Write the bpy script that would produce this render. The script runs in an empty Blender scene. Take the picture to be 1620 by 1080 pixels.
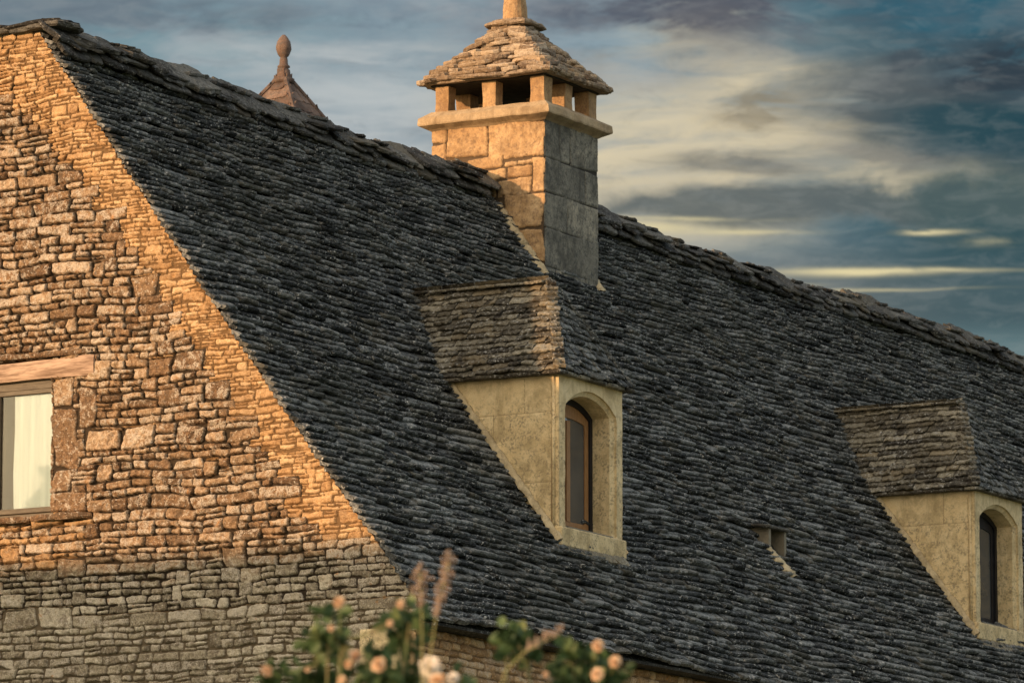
import bpy, math, random
import numpy as np
from mathutils import Matrix, Vector
R = math.radians
rng = np.random.default_rng(7)
random.seed(7)
C = bpy.context.scene.collection

# ------------------------------------------------------------------ camera
TH, PH = R(29.1), math.atan(1397/8680.)
F_ = Vector((math.cos(PH)*math.cos(TH), math.cos(PH)*math.sin(TH), math.sin(PH)))
R_ = Vector((math.sin(TH), -math.cos(TH), 0))
U_ = R_.cross(F_)
CAM = Vector((-41.615, -23.926, -5.249))
GZ = -6.85                                     # ground level (the eave is z = 0)
cd = bpy.data.cameras.new('camera'); cam = bpy.data.objects.new('camera', cd); C.objects.link(cam)
cam.matrix_world = Matrix(((R_.x, U_.x, -F_.x, CAM.x), (R_.y, U_.y, -F_.y, CAM.y), (R_.z, U_.z, -F_.z, CAM.z), (0, 0, 0, 1)))
cd.sensor_width = 36; cd.lens = 8680/1620*36
cd.clip_start = 0.5; cd.clip_end = 5000
cd.dof.use_dof = True; cd.dof.focus_distance = 51; cd.dof.aperture_fstop = 6.5
bpy.context.scene.camera = cam

# ------------------------------------------------------------------ sun and sky
SUN = Vector((-1.0, 0.453, 0.24)).normalized()
SUN_EL = math.asin(SUN.z); SUN_ROT = math.atan2(SUN.x, SUN.y)
ld = bpy.data.lights.new('sun', 'SUN'); lo = bpy.data.objects.new('sun', ld); C.objects.link(lo)
ld.energy = 5.0; ld.angle = R(0.9); ld.color = (1.0, 0.60, 0.31)
lo.rotation_euler = SUN.to_track_quat('Z', 'Y').to_euler(); lo.location = (-20, 10, 20)

world = bpy.data.worlds.new('World'); bpy.context.scene.world = world; world.use_nodes = True
nt = world.node_tree; nt.nodes.clear()
class G:
    """tiny node-graph helper"""
    def __init__(s, nt): s.nt = nt
    def n(s, t, **k):
        x = s.nt.nodes.new(t)
        for a, b in k.items(): setattr(x, a, b)
        return x
    def put(s, sock, v):
        if isinstance(v, bpy.types.NodeSocket): s.nt.links.new(v, sock)
        elif v is not None: sock.default_value = v
    def m(s, op, a, b=None, c=None, clamp=False):
        x = s.n('ShaderNodeMath', operation=op, use_clamp=clamp)
        s.put(x.inputs[0], a); s.put(x.inputs[1], b)
        if c is not None: s.put(x.inputs[2], c)
        return x.outputs[0]
    def add(s, a, b): return s.m('ADD', a, b)
    def mul(s, a, b): return s.m('MULTIPLY', a, b)
    def sub(s, a, b): return s.m('SUBTRACT', a, b)
    def step(s, x, lo, hi, o0=0., o1=1.):
        k = s.n('ShaderNodeMapRange', interpolation_type='SMOOTHSTEP')
        s.put(k.inputs[0], x); s.put(k.inputs[1], lo); s.put(k.inputs[2], hi); s.put(k.inputs[3], o0); s.put(k.inputs[4], o1)
        return k.outputs[0]
    def mix(s, f, a, b, mode='MIX'):
        x = s.n('ShaderNodeMix', data_type='RGBA', blend_type=mode, clamp_factor=True)
        s.put(x.inputs[0], f)
        for i, v in ((6, a), (7, b)):
            if isinstance(v, tuple) and len(v) == 3: v = v + (1,)
            s.put(x.inputs[i], v)
        return x.outputs[2]
    def noise(s, vec, scale, detail=4, rough=.55, dist=0., lac=2.0):
        x = s.n('ShaderNodeTexNoise'); s.put(x.inputs['Vector'], vec)
        x.inputs['Scale'].default_value = scale; x.inputs['Detail'].default_value = detail
        x.inputs['Roughness'].default_value = rough; x.inputs['Distortion'].default_value = dist
        x.inputs['Lacunarity'].default_value = lac
        return x.outputs[0]
    def con(s, x, k=2.2, mid=.5): return s.m('ADD', s.m('MULTIPLY', s.m('SUBTRACT', x, .5), k), mid)
    def vec(s, x, y, z=0.):
        k = s.n('ShaderNodeCombineXYZ'); s.put(k.inputs[0], x); s.put(k.inputs[1], y); s.put(k.inputs[2], z); return k.outputs[0]
    def gauss(s, a, e, ca, ce, wa, we, tilt=0.):
        da = s.sub(a, ca); de = s.sub(e, ce)
        if tilt: de = s.sub(de, s.mul(da, tilt))
        qa = s.m('POWER', s.mul(s.m('ABSOLUTE', da), 1/wa), 2); qe = s.m('POWER', s.mul(s.m('ABSOLUTE', de), 1/we), 2)
        return s.m('EXPONENT', s.mul(s.add(qa, qe), -1))
    def ramp(s, f, stops, interp='LINEAR'):
        x = s.n('ShaderNodeValToRGB'); s.put(x.inputs[0], f); cr = x.color_ramp; cr.interpolation = interp
        while len(cr.elements) < len(stops): cr.elements.new(0.5)
        for el, (p, c) in zip(cr.elements, stops): el.position = p; el.color = tuple(c) + (1,)
        return x.outputs[0]
g = G(nt)
def lin(r, gg, b): return tuple(((c/255)/12.92 if c <= 10 else (((c/255)+.055)/1.055)**2.4) for c in (r, gg, b))
tc = g.n('ShaderNodeTexCoord').outputs['Generated']
sp = g.n('ShaderNodeSeparateXYZ'); g.put(sp.inputs[0], tc)
X, Y, Z = sp.outputs
ct, st = math.cos(TH), math.sin(TH)
fw = g.add(g.mul(X, ct), g.mul(Y, st)); rt = g.sub(g.mul(X, st), g.mul(Y, ct))
az = g.mul(g.m('ARCTAN2', rt, fw), 57.2958)          # degrees to the right of the house's north
el = g.mul(g.m('ARCSINE', Z), 57.2958)
def A(px): return (px-810)/151.5
def E(py): return 9.143+(540-py)/151.5
def fld(sx, sy, off, sc, det, ro, dist): return g.noise(g.vec(g.mul(az, sx), g.mul(el, sy), off), sc, det, ro, dist)
n1 = fld(.36, 1.0, 0.3, 1.2, 10, .60, .7)          # billowing upper cloud
n2 = fld(.16, 1.0, 4.0, 1.5, 9, .60, .5)           # long low streaks
n3 = fld(.7, .9, 9.0, .55, 9, .62, .8)             # large masses
n4 = fld(.24, 1.1, 15., 3.4, 8, .64, .8)           # wisps
wx = g.mul(g.sub(n3, .5), 1.6); wy = g.mul(g.sub(n1, .5), .9)
azw = g.add(az, wx); elw = g.add(el, wy)
tl = g.step(azw, A(750), A(1600))
base = g.mix(tl, lin(140, 158, 168), lin(52, 90, 102))
base = g.mix(g.mul(g.gauss(azw, elw, A(150), E(90), 2.6, .55), .75), base, lin(92, 134, 146))
base = g.mix(g.mul(g.gauss(azw, elw, A(1570), E(40), 1.4, .8), .75), base, lin(12, 98, 122))
base = g.mix(g.mul(g.gauss(azw, elw, A(1660), E(290), 1.3, 1.7), .9), base, lin(14, 62, 74))
base = g.mix(g.mul(g.gauss(azw, elw, A(1000), E(120), .55, .55), .6), base, lin(128, 158, 176))
base = g.mix(g.mul(g.gauss(azw, elw, A(1060), E(205), .45, .16), .5), base, lin(128, 146, 156))
low = g.step(el, E(350), E(470), 1, 0)
base = g.mix(g.step(el, E(470), E(350), 1, 0), base, g.mix(g.step(az, A(1000), A(1600)), lin(132, 132, 128), lin(70, 92, 98)))
base = g.mix(g.step(el, E(560), E(500), 1, 0), base, g.mix(g.step(az, A(1100), A(1600)), lin(122, 134, 138), lin(98, 122, 126)))
# pale grey-violet cloud, thin and torn
veil = g.mul(g.step(g.add(g.mul(n1, .7), g.mul(n4, .3)), .42, .60), g.step(el, E(420), E(300)))
base = g.mix(g.mul(veil, .70), base, g.mix(tl, lin(164, 168, 172), lin(88, 106, 116)))
dkv = g.mul(g.step(g.add(g.mul(n3, .6), g.mul(n4, .4)), .47, .60), g.step(el, E(420), E(300)))
base = g.mix(g.mul(dkv, .5), base, g.mix(tl, lin(116, 132, 146), lin(56, 76, 88)))
# cream light breaking through, strongest right of the chimney
glow = g.gauss(azw, elw, A(1080), E(225), 1.7, .55, .10)
glow = g.add(glow, g.mul(g.gauss(azw, elw, A(1260), E(160), .9, .35, -.5), .7))
glow = g.add(glow, g.mul(g.gauss(azw, elw, A(1020), E(325), 1.3, .42), .85))
glow = g.add(glow, g.mul(g.gauss(azw, elw, A(1420), E(285), 1.3, .20, -.10), .85))
glow = g.add(glow, g.mul(g.gauss(azw, elw, A(600), E(210), 1.4, .6), .9))
glow = g.add(glow, g.mul(g.gauss(azw, elw, A(380), E(100), 1.0, .30, -.1), .45))
glow = g.add(glow, g.mul(g.gauss(azw, elw, A(620), E(95), .8, .10, .03), .8))
glow = g.add(glow, g.mul(g.gauss(azw, elw, A(1090), E(50), .8, .25, .3), .35))
tex = g.add(g.mul(n2, .40), g.add(g.mul(n1, .30), g.mul(n4, .30)))
lf = g.mul(glow, g.step(tex, .385, .575))
cream = g.mix(g.step(az, A(600), A(950)), lin(202, 206, 204), lin(238, 220, 180))
base = g.mix(g.m('MINIMUM', g.mul(lf, 1.15), g.add(.55, g.mul(g.step(n4, .35, .62), .42))), base, cream)
base = g.mix(g.m('MINIMUM', g.mul(glow, .5), .62), base, g.mix(g.step(az, A(600), A(950)), lin(165, 174, 178), lin(186, 178, 158)))
def dark(px, py, wa, we, tilt, f, lo_, hi_, am, mx_, col):
    global base
    k_ = g.gauss(azw, elw, A(px), E(py), wa, we, tilt)
    if f is not None: k_ = g.mul(k_, g.step(f, lo_, hi_))
    base = g.mix(g.m('MINIMUM', g.mul(k_, am), mx_), base, lin(*col))
dark(1110, 5, 1.7, .36, .05, n1, .33, .52, 1.3, .85, (76, 80, 94))
dark(1430, 165, .95, .36, -.04, n2, .28, .46, 1.6, .92, (92, 98, 100))
dark(1560, 200, 1.0, .30, -.05, None, 0, 0, 1.3, .9, (40, 72, 82))
dark(1600, 112, .55, .24, .08, n4, .30, .52, 1.9, .92, (50, 62, 72))
dark(1455, 106, .24, .06, .35, None, 0, 0, 1.0, .75, (70, 80, 88))
dark(1195, 178, .40, .13, .1, n4, .3, .5, 1.2, .7, (138, 128, 108))
dark(1420, 250, .8, .13, -.08, n2, .3, .5, 1.2, .75, (132, 130, 122))
dark(1180, 268, .7, .10, -.06, n2, .35, .5, 1.2, .75, (118, 118, 112))
dark(1330, 330, 3.2, .16, 0, n2, .22, .42, 1.5, .92, (96, 104, 104))
dark(1590, 330, 1.0, .35, 0, None, 0, 0, 1.0, .7, (66, 90, 92))
dark(150, 22, 2.6, .22, -.03, n1, .3, .55, 1.2, .7, (94, 110, 122))
n5 = fld(.30, 1.2, 22., 5.5, 11, .70, .6)
base = g.mix(g.step(n5, .45, .62, 0, .075), base, lin(196, 196, 190), 'MIX')
base = g.mix(g.mul(g.step(n5, .34, .48, .13, 0.), g.step(el, E(470), E(380))), base, lin(60, 74, 86), 'MIX')
# thin yellow streaks low in the sky
wob = g.mul(g.sub(n2, .5), .16); els = g.add(el, wob); azs = g.add(az, g.mul(g.sub(n1, .5), .6))
for (px, py, wa, we, s_) in ((1370, 434, .75, .045, 1.1), (1450, 433, 1.0, .022, .8), (1240, 452, .35, .02, .6), (1390, 462, .9, .014, .6), (1485, 369, .30, .030, 1.0), (1000, 360, .9, .06, .8), (1190, 366, .5, .025, .7), (1590, 388, .3, .05, .4), (1080, 345, .8, .02, .6)):
    base = g.mix(g.mul(g.m('MINIMUM', g.gauss(azs, els, A(px), E(py), wa, we, -.008), .95), g.mul(s_, g.step(n4, .30, .55))), base, lin(224, 210, 164))
sky = g.n('ShaderNodeTexSky', sky_type='NISHITA'); sky.sun_disc = False
sky.sun_elevation = SUN_EL; sky.sun_rotation = SUN_ROT; sky.air_density = 1.2; sky.dust_density = 2.0
# cloud bank fills the eastern sky; elsewhere broken cloud over the clear evening sky
bank = g.mul(g.step(g.m('ABSOLUTE', az), 16, 45, 1, 0), g.step(el, 20, 45, 1, 0))
sg = g.add(g.add(g.mul(X, SUN.x), g.mul(Y, SUN.y)), g.mul(Z, SUN.z))
cl = g.step(g.noise(tc, 2.2, 5, .6, .4), .40, .62)                     # broken, sunset-lit cloud over the rest of the sky
ccol = g.mix(g.step(sg, -.2, .9), (.72, .82, .90), (2.25, 1.85, 1.35))
ccol = g.mix(g.step(el, -1.5, 1.5), (.05, .05, .03), ccol)
bg1a = g.n('ShaderNodeBackground'); g.put(bg1a.inputs[0], sky.outputs[0]); bg1a.inputs[1].default_value = 0.15
bg1b = g.n('ShaderNodeBackground'); g.put(bg1b.inputs[0], ccol); bg1b.inputs[1].default_value = 1.0
bg1 = g.n('ShaderNodeMixShader'); g.put(bg1.inputs[0], g.add(g.mul(cl, .5), .4)); g.put(bg1.inputs[1], bg1a.outputs[0]); g.put(bg1.inputs[2], bg1b.outputs[0])
bg2 = g.n('ShaderNodeBackground'); g.put(bg2.inputs[0], base); bg2.inputs[1].default_value = 1.0
mx = g.n('ShaderNodeMixShader'); g.put(mx.inputs[0], bank); g.put(mx.inputs[1], bg1.outputs[0]); g.put(mx.inputs[2], bg2.outputs[0])
wo = g.n('ShaderNodeOutputWorld'); g.put(wo.inputs[0], mx.outputs[0])
vs = bpy.context.scene.view_settings
vs.view_transform = 'Standard'; vs.look = 'None'; vs.exposure = 0.0; vs.gamma = 1.0
try: bpy.context.scene.cycles.max_bounces = 6
except Exception: pass

# ------------------------------------------------------------------ object helpers
def tag(o, label=None, cat=None, group=None, kind=None):
    if label: o['label'] = label
    if cat: o['category'] = cat
    if group: o['group'] = group
    if kind: o['kind'] = kind
    return o
def empty(name, loc=(0, 0, 0)):
    o = bpy.data.objects.new(name, None); C.objects.link(o); o.location = loc; o.empty_display_size = .3; return o
def link(name, me, mat, parent):
    o = bpy.data.objects.new(name, me); C.objects.link(o)
    if mat is not None: me.materials.append(mat)
    if parent is not None:
        o.parent = parent
        o.matrix_parent_inverse = Matrix.Translation(-Vector(parent.location))
    return o
def mesh_np(name, V, Fs, mat, parent=None, smooth=True, attr=None):
    """V (n,3); Fs: list of int arrays (m,k); attr: (n,4) point colour 'st'"""
    V = np.asarray(V, np.float32); me = bpy.data.meshes.new(name)
    Fs = [np.asarray(f, np.int32) for f in Fs if len(f)]
    nl = sum(f.size for f in Fs); nf = sum(len(f) for f in Fs)
    me.vertices.add(len(V)); me.loops.add(nl); me.polygons.add(nf)
    me.vertices.foreach_set('co', V.ravel())
    me.loops.foreach_set('vertex_index', np.concatenate([f.ravel() for f in Fs]))
    tot = np.concatenate([np.full(len(f), f.shape[1], np.int32) for f in Fs])
    me.polygons.foreach_set('loop_start', np.concatenate(([0], np.cumsum(tot)[:-1])).astype(np.int32))
    me.update(calc_edges=True)
    me.polygons.foreach_set('use_smooth', np.full(nf, smooth))
    if attr is not None:
        a = me.color_attributes.new('st', 'FLOAT_COLOR', 'POINT')
        a.data.foreach_set('color', np.asarray(attr, np.float32).ravel())
    me.validate(); me.update()
    return link(name, me, mat, parent)
class MB:
    """collects pieces into one mesh"""
    def __init__(s): s.V = []; s.F = {3: [], 4: []}; s.A = []; s.n = 0
    def add(s, V, F, a=(.5, .5, .5, 1)):
        V = np.asarray(V, float).reshape(-1, 3)
        for f in F:
            f = np.asarray(f)
            if f.size: s.F[f.shape[1]].append(f+s.n)
        s.V.append(V); a = np.asarray(a, float)
        s.A.append(np.tile(a, (len(V), 1)) if a.ndim == 1 else a); s.n += len(V)
    def box(s, lo, hi, j=0.0, sub=0.0, a=(.5, .5, .5, 1), bev=0.0):
        lo = np.array(lo, float); hi = np.array(hi, float)
        if bev:
            b = bev; P = []
            for z, i in ((lo[2], b), (lo[2]+b, 0), (hi[2]-b, 0), (hi[2], b)):
                x0, x1, y0, y1 = lo[0]+i, hi[0]-i, lo[1]+i, hi[1]-i; c = b if i == 0 else b*.4
                P += [(x0+c, y0, z), (x1-c, y0, z), (x1, y0+c, z), (x1, y1-c, z), (x1-c, y1, z), (x0+c, y1, z), (x0, y1-c, z), (x0, y0+c, z)]
            P = np.array(P); P += rng.normal(0, j, P.shape) if j else 0
            Fq = []
            for k in range(3):
                for i in range(8): Fq.append((k*8+i, k*8+(i+1) % 8, k*8+8+(i+1) % 8, k*8+8+i))
            caps = [(3, 2, 1, 0), (7, 4, 3, 0), (7, 6, 5, 4)]; caps += [tuple(24+q for q in c[::-1]) for c in caps]
            s.add(P, [Fq+caps], a)
        else:
            P = np.array([(x, y, z) for z in (lo[2], hi[2]) for y in (lo[1], hi[1]) for x in (lo[0], hi[0])])
            P += rng.normal(0, j, P.shape) if j else 0
            s.add(P, [[(0, 2, 3, 1), (4, 5, 7, 6), (0, 1, 5, 4), (2, 6, 7, 3), (0, 4, 6, 2), (1, 3, 7, 5)]], a)
    def tube(s, pts, rad, k=8, a=(.5, .5, .5, 1)):
        pts = [Vector(p) for p in pts]; n = len(pts)
        if not hasattr(rad, '__len__'): rad = [rad]*n
        V = []
        for i, p in enumerate(pts):
            t = (pts[min(i+1, n-1)]-pts[max(i-1, 0)]).normalized()
            u = t.orthogonal().normalized() if i == 0 else (u - t*u.dot(t)).normalized()
            w = t.cross(u)
            for q in range(k):
                an = 2*math.pi*q/k; V.append(p+(u*math.cos(an)+w*math.sin(an))*rad[i])
        Fq = [(i*k+q, i*k+(q+1) % k, (i+1)*k+(q+1) % k, (i+1)*k+q) for i in range(n-1) for q in range(k)]
        V += [pts[0], pts[-1]]
        T = [(n*k, (q+1) % k, q) for q in range(k)] + [(n*k+1, (n-1)*k+q, (n-1)*k+(q+1) % k) for q in range(k)]
        s.add([tuple(v) for v in V], [Fq, T], a)
    def lathe(s, c, prof, k=20, a=(.5, .5, .5, 1), j=0.):
        s.tube_rings([(c[0], c[1], c[2]+z) for r, z in prof], [r for r, z in prof], k, a, j)
    def tube_rings(s, cs, rs, k, a, j):
        V = []
        for c, r in zip(cs, rs):
            for q in range(k):
                an = 2*math.pi*q/k; rr = r*(1+random.uniform(-j, j)); V.append((c[0]+rr*math.cos(an), c[1]+rr*math.sin(an), c[2]))
        n = len(cs)
        Fq = [(i*k+q, i*k+(q+1) % k, (i+1)*k+(q+1) % k, (i+1)*k+q) for i in range(n-1) for q in range(k)]
        V += [cs[0], cs[-1]]
        T = [(n*k, (q+1) % k, q) for q in range(k)] + [(n*k+1, (n-1)*k+q, (n-1)*k+(q+1) % k) for q in range(k)]
        s.add(V, [Fq, T], a)
    def slab(s, c, ua, va, na, w, l, t, a=(.5, .5, .5, 1), rough=.05, k=22):
        """rough flat stone: centre of its underside, axes, width, length, thickness"""
        c, ua, va, na = (np.array(q, float) for q in (c, ua, va, na))
        an = np.arange(k)*2*np.pi/k + rng.uniform(-.08, .08, k)
        p = 5.; rr = (np.abs(np.cos(an))**p + np.abs(np.sin(an))**p)**(-1/p)
        rr = rr*(1+rng.normal(0, rough, k)); ca, sa = rr*np.cos(an), rr*np.sin(an)
        rings = []
        for (sc, h) in ((.93, 0.), (1., .3), (1.0, .75), (.95, 1.), (.55, 1.02)):
            hh = h*t + rng.normal(0, .06*t, k)
            js = sc*(1+rng.normal(0, rough*.35, k))
            rings.append(c + np.outer(ca*js*w/2, ua) + np.outer(sa*js*l/2, va) + np.outer(hh, na))
        V = np.concatenate(rings + [[c+na*t*1.02], [c]]); m = 5
        Fq = [(i*k+q, i*k+(q+1) % k, (i+1)*k+(q+1) % k, (i+1)*k+q) for i in range(m-1) for q in range(k)]
        T = [(m*k, (m-1)*k+q, (m-1)*k+(q+1) % k) for q in range(k)] + [(m*k+1, (q+1) % k, q) for q in range(k)]
        s.add(V, [Fq, T], a)
    def build(s, name, mat, parent=None, smooth=False):
        Fs = [np.concatenate(v) for v in s.F.values() if v]
        return mesh_np(name, np.concatenate(s.V), Fs, mat, parent, smooth, np.concatenate(s.A))

def _h(ix, iy, seed):
    n = (ix.astype(np.int64)*374761393 + iy.astype(np.int64)*668265263 + seed*974634777) & 0x7fffffff
    n = ((n ^ (n >> 13))*1274126177) & 0x7fffffff
    return ((n ^ (n >> 16)) & 0xffffff)/float(0xffffff)
def vn(x, y, seed=0):
    """value noise, -1..1"""
    x = np.asarray(x, float); y = np.asarray(y, float)
    ix = np.floor(x); iy = np.floor(y); fx = x-ix; fy = y-iy
    fx = fx*fx*(3-2*fx); fy = fy*fy*(3-2*fy)
    a = _h(ix, iy, seed)*(1-fx)+_h(ix+1, iy, seed)*fx; b = _h(ix, iy+1, seed)*(1-fx)+_h(ix+1, iy+1, seed)*fx
    return (a*(1-fy)+b*fy)*2-1
def fbm(x, y, seed, o=3): return sum(vn(x*2**i, y*2**i, seed+i*17)/2**i for i in range(o))

# ------------------------------------------------------------------ materials
def newmat(name):
    m = bpy.data.materials.new(name); m.use_nodes = True; m.node_tree.nodes.clear(); k = G(m.node_tree)
    b = k.n('ShaderNodeBsdfPrincipled'); o = k.n('ShaderNodeOutputMaterial'); k.put(o.inputs[0], b.outputs[0])
    b.inputs['Roughness'].default_value = .9; b.inputs['Specular IOR Level'].default_value = .25
    return m, k, b
def bump(k, b, h, strength, dist):
    x = k.n('ShaderNodeBump'); x.inputs['Strength'].default_value = strength; x.inputs['Distance'].default_value = dist
    k.put(x.inputs['Height'], h); k.put(b.inputs['Normal'], x.outputs[0])
def coords(k): return k.n('ShaderNodeNewGeometry').outputs['Position']
def attr3(k):
    a = k.n('ShaderNodeAttribute', attribute_name='st'); s = k.n('ShaderNodeSeparateColor'); k.put(s.inputs[0], a.outputs['Color'])
    return s.outputs[0], s.outputs[1], s.outputs[2], a.outputs['Alpha']

def lauze_mat(name, dark, mid, light, rust=0.0, moss=.4, lichen=.5, tan=None):
    m, k, b = newmat(name); P = coords(k); r, g2, bl, al = attr3(k)
    n1 = k.noise(P, 26, 5, .65); n2 = k.noise(P, 1.3, 4, .6); n3 = k.noise(P, 70, 3, .6); n4 = k.noise(P, 9, 5, .7)
    c = k.ramp(k.add(k.mul(k.sub(r, .5), .75), k.con(k.add(k.mul(n1, .6), k.mul(n3, .4)), 2.8)), [(0.12, dark), (.5, mid), (.92, light)])
    c = k.mix(k.mul(k.step(g2, .80, .95), .5), c, tan or tuple(x*1.5 for x in mid))
    c = k.mix(k.mul(k.step(n2, .42, .68), .45), c, dark)
    c = k.mix(k.mul(k.step(k.add(n4, k.mul(k.sub(bl, .5), .2)), .56, .70), lichen), c, (.30, .30, .29))
    c = k.mix(k.mul(k.step(k.noise(P, 36, 3, .6), .58, .66), k.mul(k.step(k.noise(P, 3.7, 3, .6), .38, .56), min(1, lichen*1.4))), c, (.46, .46, .44))
    c = k.mix(k.mul(k.step(k.noise(P, 5.3, 5, .7, .5), .56, .66), moss), c, (.022, .018, .014))
    c = k.mix(k.mul(k.step(k.noise(P, .75, 4, .65, .4), .50, .66), .38), c, tuple(1.25*x for x in (mid[0]*1.12, mid[1]*1.05, mid[2]*.88)))
    if rust: c = k.mix(k.mul(k.step(k.noise(P, 3.1, 4, .6), .5, .66), rust), c, (.20, .13, .07))
    k.put(b.inputs['Base Color'], c); b.inputs['Roughness'].default_value = .85
    bump(k, b, k.add(n1, k.mul(n3, .5)), .9, .016)
    return m
M_ROOF = lauze_mat('roof_stone', (.012, .014, .015), (.058, .064, .067), (.22, .23, .23), moss=.6, lichen=.75, tan=(.15, .14, .115))
M_SLAB = lauze_mat('ridge_stone', (.016, .015, .014), (.048, .046, .042), (.14, .135, .12), moss=.6, lichen=.35, tan=(.13, .11, .075))
M_DROOF = lauze_mat('dormer_roof_stone', (.024, .021, .017), (.105, .094, .073), (.30, .275, .215), moss=.95, lichen=.6, tan=(.30, .24, .15))
M_CAP = lauze_mat('cap_stone', (.12, .085, .06), (.27, .205, .145), (.44, .36, .27), moss=.12, lichen=.25, tan=(.5, .36, .22))

def rubble_mat(name, joint=(.05, .036, .024), lowz=None, gain=None):
    """st: r tone, g hue, b zone (0 warm grey, .5 orange tight stones, 1 grey-green), a height"""
    m, k, b = newmat(name); P = coords(k); r, h, z, al = attr3(k)
    n1 = k.noise(P, 22, 6, .68); n2 = k.noise(P, 2.2, 4, .6); n3 = k.noise(P, 75, 4, .65); n4 = k.noise(P, 8, 5, .72); n5 = k.noise(P, 14, 4, .7, .6)
    t = k.add(k.mul(k.sub(r, .5), .62), k.con(k.add(k.mul(n1, .55), k.mul(n3, .45)), 2.7, .5))
    warm = k.ramp(t, [(.0, (.06, .036, .022)), (.33, (.19, .115, .065)), (.6, (.33, .215, .125)), (.98, (.58, .45, .32))])
    warm = k.mix(k.mul(k.step(h, .70, .95), .25), warm, (.46, .26, .12))
    ora = k.ramp(t, [(.05, (.32, .18, .08)), (.5, (.56, .35, .175)), (.95, (.74, .53, .31))])
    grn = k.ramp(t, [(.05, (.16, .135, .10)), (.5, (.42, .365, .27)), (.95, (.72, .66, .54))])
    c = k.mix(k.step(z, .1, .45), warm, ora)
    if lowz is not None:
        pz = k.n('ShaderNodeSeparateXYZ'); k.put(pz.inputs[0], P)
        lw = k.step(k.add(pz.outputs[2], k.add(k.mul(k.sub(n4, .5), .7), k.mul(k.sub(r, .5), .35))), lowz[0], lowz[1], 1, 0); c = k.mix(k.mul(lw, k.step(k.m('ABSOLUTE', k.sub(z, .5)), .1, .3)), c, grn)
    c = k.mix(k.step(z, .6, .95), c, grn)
    notora = k.m('ABSOLUTE', k.mul(k.sub(z, .5), 2.), clamp=True)
    c = k.mix(k.mul(k.step(n2, .45, .7), .3), c, (.17, .125, .08))
    c = k.mix(k.mul(k.step(n4, .50, .62), k.add(k.mul(notora, .50), .10)), c, (.13, .095, .066))
    lich = k.mul(k.step(k.add(n5, k.mul(k.sub(h, .5), .22)), .48, .60), k.add(k.mul(notora, .68), .12))
    c = k.mix(k.mul(lich, k.step(n3, .36, .54)), c, (.56, .50, .42))
    spk = k.step(k.noise(P, 48, 2, .5), .66, .70)
    c = k.mix(k.mul(spk, k.mul(notora, .7)), c, (.70, .66, .58))
    rust = k.mul(k.step(k.noise(P, 6.3, 4, .7, .4), .64, .72), .7)
    c = k.mix(rust, c, (.48, .22, .06))
    jc = k.mix(k.step(z, .1, .45), joint, (.19, .115, .055)); jc = k.mix(k.step(z, .6, .95), jc, (.17, .135, .09))
    c = k.mix(k.step(k.add(al, k.mul(k.sub(n3, .5), .2)), .0, .30, 1, 0), c, jc)
    if gain: c = k.mix(1., c, (gain, gain, gain), 'MULTIPLY')
    k.put(b.inputs['Base Color'], c); bump(k, b, k.add(k.mul(n1, 1.), k.mul(n3, .6)), 1., .024)
    return m
M_RUB = rubble_mat('rubble_stone', lowz=(.45, .80))
M_RUB2 = rubble_mat('coursed_stone', (.26, .18, .10), gain=1.35)

def ashlar_mat(name, a0, a1, a2, speck=.7, zlo=None, zhi=None, stain=(.10, .10, .095), joint=(.25, .19, .11), streak=.45):
    m, k, b = newmat(name); P = coords(k); r, h, z, al = attr3(k)
    n1 = k.noise(P, 5, 5, .6); n2 = k.noise(P, 45, 4, .7); n3 = k.noise(P, 13, 6, .7); n4 = k.noise(P, 2.0, 3, .6)
    n5 = k.noise(P, 90, 3, .6); c = k.ramp(k.add(k.mul(k.sub(r, .5), .4), k.con(k.add(k.mul(n1, .5), k.mul(n5, .5)), 2.2)), [(.1, a0), (.5, a1), (.9, a2)])
    sp_ = k.mul(k.step(n2, .44, .58), k.step(n3, .42, .58))
    if zlo is not None:
        pz = k.n('ShaderNodeSeparateXYZ'); k.put(pz.inputs[0], P)
        sp_ = k.mul(sp_, k.step(k.add(pz.outputs[2], k.mul(k.sub(n1, .5), .6)), zlo, zhi, 1, 0))
    c = k.mix(k.mul(sp_, speck), c, stain)
    q_ = k.n('ShaderNodeVectorMath', operation='MULTIPLY'); k.put(q_.inputs[0], P); q_.inputs[1].default_value = (2.6, 2.6, .55)
    c = k.mix(k.mul(k.step(k.noise(P, 3.3, 6, .7, .5), .48, .64), streak), c, tuple(.55*x for x in a0))
    c = k.mix(k.mul(k.step(k.noise(q_.outputs[0], 3.0, 6, .65, .2), .50, .68), streak), c, tuple(.62*x for x in a0))
    c = k.mix(k.mul(k.step(z, .5, .9), 1.), c, k.mix(n3, (.06, .062, .06), (.22, .21, .18)))
    c = k.mix(k.step(al, 0, .4, 1, 0), c, joint)
    k.put(b.inputs['Base Color'], c); bump(k, b, k.add(n3, k.mul(n2, .6)), .5, .012)
    return m
M_DORM = ashlar_mat('dormer_limestone', (.56, .42, .22), (.72, .57, .33), (.80, .67, .43), .8, 2.4, 2.75, stain=(.22, .18, .12), joint=(.30, .22, .12), streak=.5)
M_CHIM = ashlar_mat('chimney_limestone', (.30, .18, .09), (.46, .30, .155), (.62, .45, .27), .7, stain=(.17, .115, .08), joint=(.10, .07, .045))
M_CHIMG = ashlar_mat('shaded_weathered_limestone', (.11, .105, .09), (.24, .225, .185), (.44, .39, .30), .8, stain=(.055, .057, .056), joint=(.04, .035, .03), streak=.7)  # darker copy for the shaded face: grey weathering plus shade in the colour
M_LEDGE = ashlar_mat('ledge_limestone', (.27, .19, .11), (.42, .31, .19), (.56, .44, .29), .45, stain=(.25, .2, .14))
M_MORT = ashlar_mat('mortar', (.38, .29, .17), (.52, .42, .26), (.62, .52, .34), .5, stain=(.14, .11, .08))
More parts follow.
